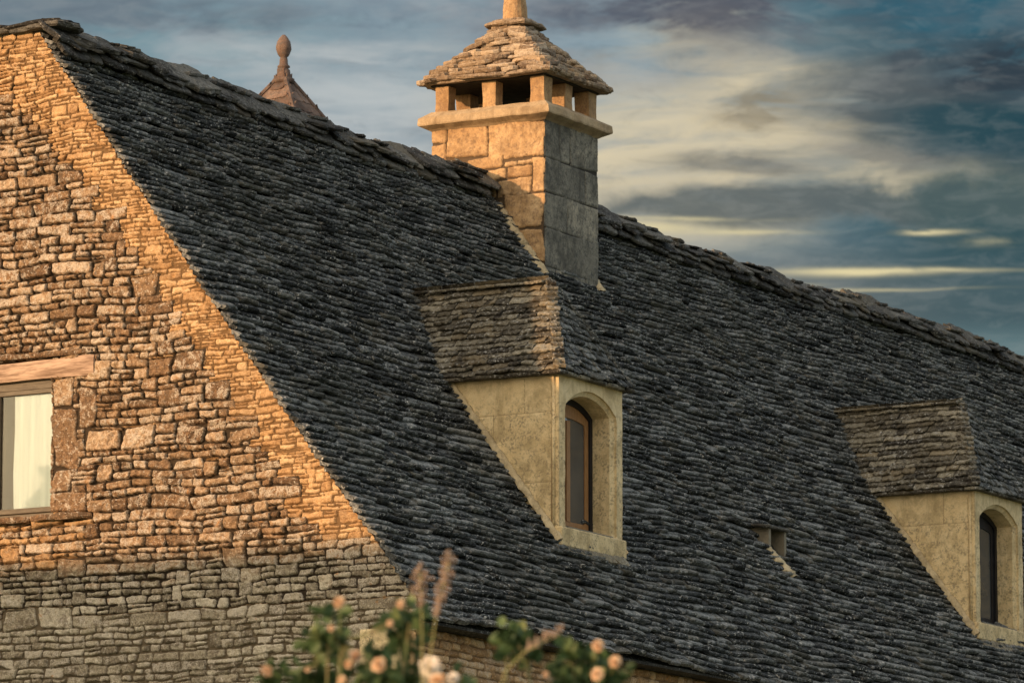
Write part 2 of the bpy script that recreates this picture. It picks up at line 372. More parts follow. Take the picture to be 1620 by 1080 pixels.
M_TUR = ashlar_mat('turret_stone', (.07, .045, .035), (.15, .098, .076), (.27, .19, .15), .8, stain=(.09, .085, .08), joint=(.05, .04, .035))
def simple(name, c0, c1, scale=20, rough=.7, bmp=.3, stretch=None, metal=0):
    m, k, b = newmat(name); P = coords(k)
    if stretch:
        q = k.n('ShaderNodeVectorMath', operation='MULTIPLY'); k.put(q.inputs[0], P); q.inputs[1].default_value = stretch; P = q.outputs[0]
    n = k.noise(P, scale, 5, .6, .3); c = k.mix(k.step(n, .32, .68), c0, c1)
    k.put(b.inputs['Base Color'], c); b.inputs['Roughness'].default_value = rough; bump(k, b, n, bmp, .01); return m
M_BEAM = simple('oak_lintel', (.20, .13, .09), (.50, .36, .27), 18, .8, .9, (1, .22, 1.6))
M_FRAME = simple('window_frame_paint', (.075, .062, .045), (.13, .11, .08), 8, .5, .2, (1, 1, 6))
M_DKF = simple('dark_frame', (.008, .008, .011), (.016, .016, .02), 8, .5, .1)
M_CASE = simple('oak_casement', (.26, .13, .05), (.38, .20, .085), 14, .5, .3, (6, 6, 1))
M_PANEREF = simple('pane_reflection', (.47, .57, .64), (.56, .67, .74), 3, .9, .4, (4, 9, .4))  # pale bluish tone stands in for sky reflected in the gable pane
M_SOOT_SHADE = simple('soot_shade_stone', (.02, .017, .015), (.045, .038, .03), 9, .95, .5)  # soot in the chimney, also painted shade in the roof vent
M_DECK = simple('roof_deck_earth', (.015, .013, .011), (.03, .026, .02), 9, .95, .5)
M_STEM = simple('rose_cane', (.09, .12, .04), (.16, .13, .06), 15, .6, .2)
M_STALK = simple('dry_stalk', (.26, .19, .15), (.36, .27, .21), 15, .8, .2)
M_STALKG = simple('green_stalk', (.30, .30, .12), (.42, .38, .18), 15, .7, .2)
M_GRASS = simple('meadow_grass', (.035, .06, .018), (.10, .12, .04), 1.5, .95, .6)
M_LANE = simple('gravel_lane', (.20, .17, .13), (.34, .30, .24), 30, .95, .6)
def glass_mat():
    m = bpy.data.materials.new('window_glass'); m.use_nodes = True; m.node_tree.nodes.clear(); k = G(m.node_tree)
    t = k.n('ShaderNodeBsdfTransparent'); t.inputs[0].default_value = (.93, .95, .93, 1); gl = k.n('ShaderNodeBsdfGlossy'); gl.inputs['Roughness'].default_value = .03
    f = k.n('ShaderNodeFresnel'); f.inputs[0].default_value = 1.5; x = k.n('ShaderNodeMixShader'); k.put(x.inputs[0], f.outputs[0]); k.put(x.inputs[1], t.outputs[0]); k.put(x.inputs[2], gl.outputs[0])
    o = k.n('ShaderNodeOutputMaterial'); k.put(o.inputs[0], x.outputs[0]); return m
M_GLASS = glass_mat()
def darkglass():
    m, k, b = newmat('dark_glass'); P = coords(k)
    k.put(b.inputs['Base Color'], k.mix(k.noise(P, 1.5, 3, .6), (.03, .035, .04), (.10, .105, .11)))
    b.inputs['Roughness'].default_value = .05; b.inputs['Specular IOR Level'].default_value = .9; bump(k, b, k.noise(P, 2.5, 2, .5), .15, .02); return m
M_DGLASS = darkglass()
def leaf_mat(name, c0, c1, c2):
    m, k, b = newmat(name); r, g2, bl, al = attr3(k)
    c = k.ramp(r, [(0, c0), (.55, c1), (1, c2)]); k.put(b.inputs['Base Color'], c); b.inputs['Roughness'].default_value = .5
    tr = k.n('ShaderNodeBsdfTranslucent'); k.put(tr.inputs[0], c); mxx = k.n('ShaderNodeMixShader'); mxx.inputs[0].default_value = .3
    k.put(mxx.inputs[1], b.outputs[0]); k.put(mxx.inputs[2], tr.outputs[0])
    out = [n for n in k.nt.nodes if n.type == 'OUTPUT_MATERIAL'][0]; k.put(out.inputs[0], mxx.outputs[0]); return m
M_LEAF = leaf_mat('rose_leaf', (.035, .065, .028), (.085, .14, .055), (.24, .28, .12))
M_PEACH = leaf_mat('peach_petal', (.55, .34, .20), (.74, .52, .35), (.84, .72, .56))
M_WHITE = leaf_mat('white_petal', (.70, .62, .55), (.85, .80, .74), (.9, .88, .84))

# ------------------------------------------------------------------ roof surface
RAKE = np.array([(-.02, -.03), (.32, .354), (.58, .706), (1.24, 1.54), (1.92, 2.45), (2.6, 3.38), (3.3, 4.355), (3.8, 5.07), (4.27, 5.72)])
_sl = np.concatenate(([0], np.cumsum(np.hypot(*np.diff(RAKE, axis=0).T)))); ROOF_L = _sl[-1]
_vv = np.linspace(0, ROOF_L, 200); _yy = np.interp(_vv, _sl, RAKE[:, 0]); _zz = np.interp(_vv, _sl, RAKE[:, 1])
ker = np.hanning(25); ker /= ker.sum()
def _sm(a):
    lo = 2*a[0]-a[1:13][::-1]; hi = 2*a[-1]-a[-13:-1][::-1]; return np.convolve(np.concatenate((lo, a, hi)), ker, 'valid')
_yy = _sm(_yy); _zz = _sm(_zz); _ty = np.gradient(_yy, _vv); _tz = np.gradient(_zz, _vv)
XL = 27.0; YR = 4.27; YB = 2*YR
def roof_z(y): return float(np.interp(y, _yy, _zz))
def roof_y(z): return float(np.interp(z, _zz, _yy))
def S_main(u, v):
    y = np.interp(v, _vv, _yy); z = np.interp(v, _vv, _zz); ty = np.interp(v, _vv, _ty); tz = np.interp(v, _vv, _tz)
    d = .035*vn(u*.55, v*.6, 3) + .018*vn(u*1.6, v*1.5, 5)
    d = d*np.clip(u/1.0, 0, 1)
    l = np.hypot(ty, tz); ny, nz = -tz/l, ty/l
    P = np.stack([u+0*y, y+ny*d, z+nz*d], -1)
    return P, np.stack([0*y+0*u, ny+0*u, nz+0*u], -1), np.stack([0*y+0*u, ty/l+0*u, tz/l+0*u], -1)
def S_back(u, v):
    P, N, T = S_main(u, v); P = P.copy(); N = N.copy(); T = T.copy()
    P[..., 1] = YB-P[..., 1]; N[..., 1] *= -1; T[..., 1] *= -1; return P, N, T
def S_plane(O, ud, vd):
    O, ud, vd = (np.array(q, float) for q in (O, ud, vd)); n = np.cross(ud, vd); n /= np.linalg.norm(n)
    def f(u, v):
        u = np.asarray(u, float); v = np.asarray(v, float)
        P = O + u[..., None]*ud + v[..., None]*vd; return P, np.broadcast_to(n, P.shape), np.broadcast_to(vd, P.shape)
    return f
def lay(mb, S, vmax, urange, e=.074, wmin=.10, wmax=.40, T=.058, skip=None, seed=1, zone=None, rough=1., flip=False, wob=.016, v0=0., grad=0.):
    """courses of rough stones over the surface S(u,v)"""
    r = np.random.default_rng(seed); v = v0; ci = 0
    while v < vmax:
        ec = e*r.uniform(.82, 1.2)*(1+grad*(.5-v/vmax))
        u0, u1 = urange(min(v+ec*.5, vmax)); u = u0 - (r.uniform(0, .10) if ci % 2 else 0)*0
        while u < u1-.02:
            w = min(wmax, max(wmin, r.lognormal(math.log((wmin+wmax)*.42), .38)))
            if u1-u-w < wmin*.6: w = u1-u
            uc = u+w/2
            if skip is not None and skip(uc, v): u += w; continue
            nx = max(4, int(w/.034)+2); s = np.linspace(0, 1, nx)
            gap = r.uniform(.002, .006)
            uu = u+gap+(w-2*gap)*s
            t = T*r.uniform(.78, 1.22); dv = r.normal(0, .0055*rough); gu = r.uniform(.0, .16)
            wv = wob*vn(uu*1.1, np.full(nx, ci*.23), seed) + wob*.6*vn(uu*3.1, np.full(nx, ci*.31), seed+9)
            endf = np.clip(np.minimum(s, 1-s)*w/.022, 0, 1)
            fn = (r.normal(0, .0040*rough, nx) + .007*rough*vn(uu*15, np.full(nx, ci+.5), seed+2))
            front = v+dv+wv+fn+(1-endf)*r.uniform(.003, .014)
            hn = r.normal(0, .0035*rough, nx)+.006*rough*vn(uu*13, np.full(nx, ci+.1), seed+3) + (s-.5)*r.normal(0, .008*rough)
            hs = .82+.18*endf + r.normal(0, .05)
            rows = ((.046, .26), (.004, .42), (.0, .84), (.010, 1.0), (.5*ec, .84), (1.0*ec, .50), (1.45*ec, .30))
            Vs = []
            for (a_, h_) in rows:
                jit = r.normal(0, .0020*rough, nx)
                if a_ <= .034 and h_ < .6: h_ += gu*(1 if h_ < .45 else .5)
                vv = np.minimum(front+a_+jit, vmax+ec); P, N, Tn = S(uu, vv)
                hh = h_*t*hs + hn*h_ - .004
                Vs.append(P + N*hh[:, None])
            V = np.concatenate(Vs); nr = len(rows); i = np.arange(nr-1)[:, None]*nx + np.arange(nx-1)[None]
            q = np.stack([i, i+1, i+nx+1, i+nx], -1).reshape(-1, 4)
            if flip: q = q[:, ::-1]
            z = zone(uc, v) if zone else .5
            # side cheeks
            k0 = len(V); Pb, Nb, _ = S(uu[[0, -1]], np.full(2, v+ec)); V = np.concatenate([V, Pb-Nb*.012])
            tri = []
            for rr in range(nr-1):
                tri += [(rr*nx, (rr+1)*nx, k0), ((rr+1)*nx+nx-1, rr*nx+nx-1, k0+1)]
            tri = np.array(tri)
            if flip: tri = tri[:, ::-1]
            mb.add(V, [q, tri], (r.random(), r.random(), z, 1))
            u += w
        v += ec; ci += 1

# ------------------------------------------------------------------ masonry relief
def guillotine(u0, v0, u1, v1, hmin, hmax, wmin, wmax, r, big=.12):
    out = []
    def rec(a, b, c, d):
        w, h = c-a, d-b; th = math.exp(r.uniform(math.log(hmin), math.log(hmax))); tw = max(th*1.6, math.exp(r.uniform(math.log(wmin), math.log(wmax))))
        if h <= hmax*1.25 and w <= wmax*1.4 and r.random() < big: out.append((a, b, c, d)); return
        if h > th*1.55 and h/th >= w/tw*.8:
            k = b + h*r.uniform(.36, .64); rec(a, b, c, k); rec(a, k, c, d)
        elif w > tw*1.4:
            k = a + w*r.uniform(.34, .66); rec(a, b, k, d); rec(k, b, c, d)
        elif h > th*1.6: k = b + h*r.uniform(.36, .64); rec(a, b, c, k); rec(a, k, c, d)
        else: out.append((a, b, c, d))
    v = v0
    while v < v1:
        hb = r.uniform(.16, .34); u = u0 - r.uniform(0, .4)
        while u < u1:
            wb = r.uniform(.35, .9); rec(u, v, u+wb, v+hb); u += wb
        v += hb
    return out
def courses(u0, v0, u1, v1, hmin, hmax, amin, amax, r, tall=.10, split=.22, wcap=.45):
    out = []; v = v0; block = []
    while v < v1:
        h = math.exp(r.uniform(math.log(hmin), math.log(hmax))); hn = math.exp(r.uniform(math.log(hmin), math.log(hmax))); nb_ = []
        u = u0 - r.uniform(0, .3)
        while u < u1:
            hit = [b for b in block if b[0]-1e-6 <= u < b[1]-1e-6]
            if hit: u = hit[0][1]; continue
            w = min(wcap, max(.05, h*r.uniform(amin, amax))); nxt = [b[0] for b in block if b[0] > u+1e-6]
            if nxt and u+w > min(nxt)-.05: w = min(nxt)-u
            jb = r.uniform(-.008, .008)
            if r.random() < tall and w > .10:
                ht = r.uniform(.55, .95)*hmin*2; out.append((u, v, u+w, v+h+ht)); nb_.append((u, u+w, ht))
            elif h > hmin*1.5 and r.random() < split:
                k_ = v+h*r.uniform(.38, .62)
                if r.random() < .5: m_ = u+w*r.uniform(.35, .65); out += [(u, v, m_, k_), (m_, v, u+w, k_)]
                else: out.append((u, v, u+w, k_))
                out.append((u, k_, u+w, v+h))
            else: out.append((u, v, u+w, v+h))
            u += w
        # whatever a tall stone leaves free above itself in the next course is filled with a chip
        v += h; block = []
        for (a_, b_, ht) in nb_:
            block.append((a_, b_))
            if hn-ht > .018: out.append((a_, v+ht, b_, v+hn))
        hnext = hn
        if v < v1:      # lay the next course with the height already promised
            u = u0 - r.uniform(0, .3); h = hn
            while u < u1:
                hit = [b for b in block if b[0]-1e-6 <= u < b[1]-1e-6]
                if hit: u = hit[0][1]; continue
                w = min(wcap, max(.05, h*r.uniform(amin, amax))); nxt = [b[0] for b in block if b[0] > u+1e-6]
                if nxt and u+w > min(nxt)-.05: w = min(nxt)-u
                if h > hmin*1.7 and r.random() < split: k_ = v+h*r.uniform(.4, .6); out += [(u, v, u+w, k_), (u, k_, u+w, v+h)]
                else: out.append((u, v, u+w, v+h))
                u += w
            v += h; block = []
    return out
def relief(mb, O, ud, vd, nd, v0, v1, ur, layers, res=.008, warp=.02, warp_s=6., zone=None, depth=.05, keep=None, rnd=.035, joint=.005, rufs=1., seed=0, pick=None, amp=None, base=0., wseed=50):
    """stone relief as a displaced sheet; layers: lists of rects (u0,v0,u1,v1[,tone,hue,zone]) ; ur(v)->(ua,ub)"""
    O, ud, vd, nd = (np.array(q, float) for q in (O, ud, vd, nd)); r = np.random.default_rng(seed)
    nv = int((v1-v0)/res)+1; wmaxx = max(abs(ur(v)[1]-ur(v)[0]) for v in np.linspace(v0, v1, 30)); nu = int(wmaxx/res)+1
    vs = np.linspace(v0, v1, nv); rg = np.array([ur(v) for v in vs]); s = np.linspace(0, 1, nu)
    UU = rg[:, :1] + (rg[:, 1:]-rg[:, :1])*s[None]; VV = np.repeat(vs[:, None], nu, 1)
    wu = UU + warp*fbm(UU*warp_s, VV*warp_s, wseed, 3); wv = VV + warp*.75*fbm(UU*warp_s*.7+9, VV*warp_s, wseed+11, 3) + warp*1.2*vn(UU*1.3, VV*.8, wseed+5)
    a0, b0 = wu.min()-.1, wv.min()-.1; px = .003
    H = np.full(UU.shape, -1.); D = np.full(UU.shape, -1.)
    T1 = np.zeros(UU.shape); T2 = np.zeros(UU.shape); T3 = np.zeros(UU.shape); done = np.zeros(UU.shape, bool)
    W_, H_ = int((wu.max()+.1-a0)/px)+2, int((wv.max()+.1-b0)/px)+2
    iu = ((wu-a0)/px).astype(int); iv = ((wv-b0)/px).astype(int)
    for li, rects in enumerate(layers):
        idm = np.full((H_, W_), -1, np.int32); Rr = np.array([q[:4] for q in rects]); ok = np.ones(len(rects), bool)
        if pick is not None: ok = np.array([pick(li, (q[0]+q[2])/2, (q[1]+q[3])/2, r) for q in rects])
        for i, q in enumerate(rects):
            if not ok[i]: continue
            x0, x1, y0, y1 = int((q[0]-a0)/px), int((q[2]-a0)/px), int((q[1]-b0)/px), int((q[3]-b0)/px)
            if x1 <= 0 or y1 <= 0: continue
            idm[max(0, y0):max(0, y1), max(0, x0):max(0, x1)] = i
        ids = idm[np.clip(iv, 0, H_-1), np.clip(iu, 0, W_-1)]; mk = (ids >= 0) & ~done; I = ids[mk]
        cx = (Rr[:, 0]+Rr[:, 2])/2; cy = (Rr[:, 1]+Rr[:, 3])/2; hw = (Rr[:, 2]-Rr[:, 0])/2; hh = (Rr[:, 3]-Rr[:, 1])/2; n = len(rects)
        lu = wu[mk]-cx[I]; lv = wv[mk]-cy[I]; wk = min(1, warp/.01); sh = r.normal(0, .045, n)[I]*wk; lv = lv+lu*sh; lu = lu+lv*r.normal(0, .10, n)[I]*wk
        tpv = r.normal(0, .10, n)[I]*wk; tpu = r.normal(0, .05, n)[I]*wk
        jr = joint*r.uniform(.5, 1.7, n)
        rad = np.minimum(np.minimum(hw, hh)*r.uniform(.2, .7, n), rnd*1.6)
        qx = np.abs(lu)-(hw-rad-jr)[I]*(1-np.abs(tpu)+tpu*lv/hh[I]); qy = np.abs(lv)-(hh-rad-jr)[I]*(1-np.abs(tpv)+tpv*lu/hw[I])
        sd = np.hypot(np.maximum(qx, 0), np.maximum(qy, 0))+np.minimum(np.maximum(qx, qy), 0)-rad[I]
        sd = sd + min(1, warp/.01)*(.0045*fbm(UU[mk]*45, VV[mk]*45, 77, 2)+.006*vn(UU[mk]*13, VV[mk]*16, 78))
        rr_ = np.minimum(rnd, np.minimum(hw, hh)*.85)[I]
        d = np.clip(-sd/rr_, 0, 1); prof = np.sqrt(1-(1-d)**2)
        out = r.normal(0, .12, n)[I] + (lu/np.maximum(hw[I], .02))*r.normal(0, .10, n)[I]*rufs + (lv/np.maximum(hh[I], .02))*r.normal(-.03, .10, n)[I]*rufs
        H[mk] = prof*(1+out*rufs); D[mk] = d*1.0
        tn = np.array([q[4] if len(q) > 4 else r.random() for q in rects]); hu = np.array([q[5] if len(q) > 5 else r.random() for q in rects])
        T1[mk] = tn[I]; T2[mk] = hu[I]
        if zone is not None: zz = zone(li, cx, cy); T3[mk] = zz[I]
        done |= mk
    H = np.where(done, H, 0); D = np.where(done, D, 0)
    dep = depth if amp is None else depth*amp(UU, VV)
    h = (H-1)*dep + np.where(H > .3, .20*dep*rufs*(fbm(UU*20, VV*26, 5, 3)), 0) + base
    P = O + UU[..., None]*ud + VV[..., None]*vd + h[..., None]*nd
    idx = np.arange(nv*nu).reshape(nv, nu); q = np.stack([idx[:-1, :-1], idx[:-1, 1:], idx[1:, 1:], idx[1:, :-1]], -1).reshape(-1, 4)
    if np.dot(np.cross(ud, vd), nd) < 0: q = q[:, ::-1]
    if keep is not None:
        um = ((UU[:-1, :-1]+UU[1:, 1:])/2).ravel(); vm = ((VV[:-1, :-1]+VV[1:, 1:])/2).ravel(); q = q[keep(um, vm)]
    mb.add(P.reshape(-1, 3), [q], np.stack([T1, T2, T3, D], -1).reshape(-1, 4))

# ================================================================== SETTING
m_ = MB(); gg = 3000
m_.add([(-gg, -gg, GZ), (gg, -gg, GZ), (gg, gg, GZ), (-gg, gg, GZ)], [[(0, 1, 2, 3)]])
tag(m_.build('ground', M_GRASS), kind='structure')
m_ = MB(); m_.add([(-60, -7, GZ+.004), (60, -7, GZ+.004), (60, -3.2, GZ+.004), (-60, -3.2, GZ+.004)], [[(0, 1, 2, 3)]])
tag(m_.build('lane', M_LANE), kind='structure')

# ================================================================== HOUSE
house = empty('stone_house', (12, 4.2, GZ))
tag(house, 'long old stone farmhouse with steep dark stone-slate roof, sunlit rubble gable and two dormers', 'house')

# ---- gable wall
WY0 = .20                                   # wall corner, set in from the eave
GT = lambda z: roof_y(z)-.012               # rake in y at height z
WIN = (4.085, 5.35, 1.18, 2.44)             # window opening y0,y1,z0,z1
r0 = np.random.default_rng(11)
big = courses(-.1, -1.1, 5.3, 6.0, .052, .125, 1.3, 3.8, r0, .12, .28)
small = courses(-.1, -1.1, 5.3, 6.0, .028, .066, 1.6, 5.5, np.random.default_rng(12), .10, .3, .32)
jambs = [(4.085, 2.30, 3.86, 2.43), (3.86, 2.16, 4.09, 2.44, .75, .5), (3.80, 1.60, 4.09, 2.16, .3, .3), (3.86, 1.38, 4.09, 1.60, .45, .5), (3.70, 1.19, 4.12, 1.38, .35, .4), (3.60, 1.95, 3.80, 2.35, .3, .4)]
jambs = [q for q in jambs[1:]]
corner = [(.20, -.62, .60, -.06, .8, .2), (.20, -1.1, .52, -.64, .7, .2)]
def band(cy, cz):
    d = (cy - np.interp(cz, _zz, _yy))*.80      # distance in from the rake
    return d
def pickg(li, cu, cv, r):
    if li == 0: return True
    d = -band(cu, cv)                            # positive outside
    inb = band(cu, cv)
    edge = .42 + .16*float(vn(cv*1.1, 0.5, 31)) + .10*float(vn(cv*4, 2.5, 32))
    if cv > 4.6: edge += (cv-4.6)*.5
    if cv < .75: edge = .02
    if li == 1: return inb > edge
    return True
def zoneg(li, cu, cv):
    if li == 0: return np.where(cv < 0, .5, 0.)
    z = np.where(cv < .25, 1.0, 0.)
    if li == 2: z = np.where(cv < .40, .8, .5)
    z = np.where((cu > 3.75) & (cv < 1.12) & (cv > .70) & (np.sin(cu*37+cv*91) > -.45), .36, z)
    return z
def ampg(U, V):
    inb = (U-np.interp(V, _zz, _yy))*.8
    a = .38+.62*np.clip((inb-.30)/.35, 0, 1)
    lo = np.clip((V-.25)/.6, 0, 1); a = a*(.55+.45*lo)
    jm = np.clip((U-3.62)/.06, 0, 1)*np.clip((V-1.2)/.05, 0, 1)*np.clip((2.45-V)/.03, 0, 1); a = a*(1-.5*jm)
    return a
gm = MB()
def urg(v): return (max(WY0, GT(v)) if v > .30 else (WY0 + .0 if v < .05 else WY0*(1-(v-.05)/.25)+max(GT(v), .02)*(v-.05)/.25), 4.75 if v > 5.2 else 5.0)
def urg(v): return (max(WY0, roof_y(v)+.006) if v > 0.2 else WY0, 5.1 if v < 5.5 else 5.1-(v-5.5)*1.5)
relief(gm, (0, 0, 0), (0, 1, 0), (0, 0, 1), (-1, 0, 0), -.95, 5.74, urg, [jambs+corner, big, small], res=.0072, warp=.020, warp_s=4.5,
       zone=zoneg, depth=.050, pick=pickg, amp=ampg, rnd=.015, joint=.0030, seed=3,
       keep=lambda u, v: ~((u > WIN[0]+.006*vn(v*9, v*0, 3)+.008) & (u < WIN[1]) & (v > WIN[2]) & (v < WIN[3]+.2) & ~((v > WIN[3]) & (u > 9))))
qn = MB(); qn.box((-.028, .335, -.43), (.10, .77, -.045), j=.004, bev=.014, a=(.8, .5, .3, 1))
qn.build('corner_stone', M_DORM, house)
# rest of the wall, plain quads with the same stone (out of the picture)
def plain(mb, pts, z=1.0): mb.add(pts, [[(0, 1, 2, 3)]], (.5, .4, z, 1))
plain(gm, [(.02, YB-WY0, GZ), (.02, WY0, GZ), (.02, WY0, -.94), (.02, YB-WY0, -.94)])
plain(gm, [(.02, YB-WY0, -.94), (.02, 4.99, -.94), (.02, 4.99, 4.9), (.02, YB-WY0-.05, .1)])
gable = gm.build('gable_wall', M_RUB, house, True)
# backing, front, back and far walls
wm = MB()
wm.add([(.16, .24, GZ), (.16, YB-.24, GZ), (.16, YB-.3, .0), (.16, YR, 5.4), (.16, .3, .0)], [[(0, 1, 4), (1, 2, 4), (2, 3, 4)]], (.5, .5, 1, 0))
gb = wm.build('inner_wall', M_DECK, house)
# window hole in the backing is covered by the window set in front of it
fm = MB(); r1 = np.random.default_rng(21); rects = []
v = -1.7
while v < .05:
    hh = r1.uniform(.055, .085); u = -.2
    while u < 9.5: w = r1.uniform(.09, .30); rects.append((u, v, u+w, v+hh)); u += w
    v += hh
relief(fm, (0, WY0, 0), (1, 0, 0), (0, 0, 1), (0, -1, 0), -1.6, .02, lambda v: (.0, 9.4), [rects], res=.011, warp=.008, warp_s=5, zone=lambda l, a, b: np.full(len(a), .32),
       depth=.03, rnd=.016, joint=.004, seed=5)
fm.add([(0, WY0+.01, GZ), (9.4, WY0+.01, GZ), (9.4, WY0+.01, -1.59), (0, WY0+.01, -1.59)], [[(0, 1, 2, 3)]], (.5, .4, .5, 1))
fm.add([(9.39, WY0+.005, GZ), (XL, WY0+.005, GZ), (XL, WY0+.005, .02), (9.39, WY0+.005, .02)], [[(0, 1, 2, 3)]], (.5, .4, .5, 1))
fm.build('front_wall', M_RUB2, house, True)
wm = MB(); plain(wm, [(XL, YB-WY0, GZ), (0, YB-WY0, GZ), (0, YB-WY0, .02), (XL, YB-WY0, .02)]); wm.build('rear_wall', M_RUB, house)
wm = MB(); wm.add([(XL, WY0, GZ), (XL, YB-WY0, GZ), (XL, YB-WY0, .1), (XL, YR, 5.5), (XL, WY0, .1)], [[(0, 1, 4), (1, 2, 4), (2, 3, 4)]], (.5, .5, 1, 1)); wm.build('end_wall', M_RUB, house)

# ---- roof: deck and courses of stone
DORM = ((3.91, 5.20), (13.52, 14.81)); CH = (8.3, 9.49, 3.46, 4.84)
def skip_main(u, v):
    y = float(np.interp(v, _vv, _yy)); z = float(np.interp(v, _vv, _zz))
    for a, b in DORM:
        if a+.12 < u < b-.12 and .95 < y < 2.0: return True
        zr = 2.80+(min(u-a, b-u)+.1)*1.35
        if a-.02 < u < b+.02 and z > 2.9 and z < zr-.25: return True
    if CH[0]+.1 < u < CH[1]-.1 and y > 3.6: return True
    if 9.22 < u < 9.55 and 1.28 < y < 1.50: return True
    return False
rm = MB()
lay(rm, S_main, ROOF_L-.06, lambda v: (-.03 + .02*math.sin(v*9), XL), e=.076, wmin=.11, wmax=.55, T=.080, skip=skip_main, seed=4, grad=.32)
dk = []; nn = 24; vs = np.linspace(0, ROOF_L, nn)
Pd, Nd, _ = S_main(np.full(nn, .02), vs); Pe, Ne, _ = S_main(np.full(nn, XL), vs)
V = np.concatenate([Pd-Nd*.02, Pe-Ne*.02]); rm.add(V, [[(i, nn+i, nn+i+1, i+1) for i in range(nn-1)]], (.1, .1, .5, 1))
roof = rm.build('roof', M_ROOF, house, False)
# eave soffit
em = MB(); em.box((.0, -.01, -.045), (XL, .34, -.018), a=(.3, .3, .5, 1)); em.build('eave_slabs', M_SLAB, house)
bm = MB()
lay(bm, S_back, ROOF_L-.06, lambda v: (.12, XL), e=.15, wmin=.25, wmax=.7, T=.09, seed=5, flip=True)
V = np.concatenate([Pd-Nd*.02, Pe-Ne*.02]); V[:, 1] = YB-V[:, 1]; bm.add(V, [[(i, i+1, nn+i+1, nn+i) for i in range(nn-1)]], (.1, .1, .5, 1))
bm.build('rear_roof', M_ROOF, house, True)

# ---- ridge slabs
def nrm(v): v = np.array(v, float); return v/np.linalg.norm(v)
rcs = [MB(), MB()]; r2 = np.random.default_rng(31)
tf = R(53)
def ridge_z(x): return 5.70+.03*math.sin(x*.7+1)+.02*math.sin(x*1.9)
x = -.05
while x < XL:                                       # bedding course on the front slope
    w = r2.uniform(.18, .5); a_ = tf-r2.uniform(0, .16); vd = np.array([0, math.cos(a_), math.sin(a_)]); n = np.array([0, -math.sin(a_), math.cos(a_)])
    if not (CH[0]-.05 < x+w/2 < CH[1]+.05):
        rcs[int(x > CH[0])].slab(np.array([x+w/2, YR-.20, ridge_z(x)-.17])+n*.02, (1, 0, 0), vd, n, w*1.02, .26, r2.uniform(.03, .05), (r2.random(), r2.random(), .5, 1))
    x += w
x = -.1
while x < XL:                                       # capping slabs laid over the ridge, right ends riding up
    w = r2.uniform(.20, .62); a_ = R(r2.uniform(22, 44)); tilt = R(r2.uniform(-1.5, 4.5))
    ud = nrm((math.cos(tilt), 0, math.sin(tilt))); vd = nrm((0, math.cos(a_), math.sin(a_))); n = np.cross(ud, vd)
    if not (CH[0]-.12 < x+w/2 < CH[1]+.12):
        t = r2.uniform(.028, .06); l = r2.uniform(.32, .52)
        rcs[int(x > CH[0])].slab((x+w/2, YR-.13, ridge_z(x)-.015), ud, vd, n, w*1.10, l, t, (r2.random(), r2.random(), .5, 1), .08)
        a2 = R(r2.uniform(34, 50)); v2_ = nrm((r2.normal(0, .05), math.cos(a2), math.sin(a2))); n2_ = np.cross((1, 0, 0), v2_); x2_ = x+r2.uniform(0, w)
        rcs[int(x > CH[0])].slab((x2_, YR-.19, ridge_z(x)-.055), (1, 0, 0), v2_, nrm(n2_), r2.uniform(.2, .6), .34, .032, (r2.random(), r2.random(), .5, 1), .09)
        if r2.random() < .75: rcs[int(x > CH[0])].slab((x+w/2+.1, YR-.02, ridge_z(x)+.045), nrm((math.cos(tilt), 0, math.sin(tilt)+.02)), nrm((0, 1, .12)), np.cross(ud, nrm((0, 1, .12))), w*r2.uniform(.6, .95), .34, t*.8, (r2.random(), r2.random(), .5, 1), .07)
        vb = nrm((0, -math.cos(tf-.1), math.sin(tf-.1)))
        if x < .35: x += w*.93; continue
        rcs[int(x > CH[0])].slab((x+w/2, YR+.15, ridge_z(x)-.04), (-1, 0, 0), vb, np.cross((-1, 0, 0), vb), w*1.1, .36, t, (r2.random(), r2.random(), .5, 1), .06)
    x += w*.93
x = 0
for (ya, yb_, z_, t_) in ((3.98, 4.62, 5.745, .05), (4.50, 5.20, 5.735, .05), (4.05, 4.75, 5.785, .04), (4.6, 5.3, 5.78, .035)):
    rcs[int(x > CH[0])].slab((.14, (ya+yb_)/2, z_), (0, 1, -.06), (1, 0, 0), (0, .06, 1), yb_-ya, .46, t_, (r2.random(), r2.random(), .5, 1), .05)
for rc in rcs: rc.build('ridge_cap', M_SLAB, house, False)
def ribbon(mb, p0, p1, wd, nd, w, t, n=40, seed=1, a=(.5, .5, .3, 1), rough=.25):
    """rough strip of mortar from p0 to p1, width along wd"""
    r = np.random.default_rng(seed); p0, p1, wd, nd = (np.array(q, float) for q in (p0, p1, wd, nd)); V = []
    s = np.linspace(0, 1, n)[:, None]; c = p0+(p1-p0)*s
    prof = ((-.5, -.4), (-.42, .5), (-.1, 1.), (.3, .8), (.5, -.4)); k = len(prof)
    ww = w*(1+rough*(fbm(s[:, 0]*n*.35, s[:, 0]*0, seed, 2))[:, None])
    R5 = [c+wd*ww*a0+nd*t*b0+r.normal(0, t*.12, c.shape) for a0, b0 in prof]
    V = np.stack(R5, 1).reshape(-1, 3); F = [(i*k+j, i*k+j+1, (i+1)*k+j+1, (i+1)*k+j) for i in range(n-1) for j in range(k-1)]
    mb.add(V, [F], a)
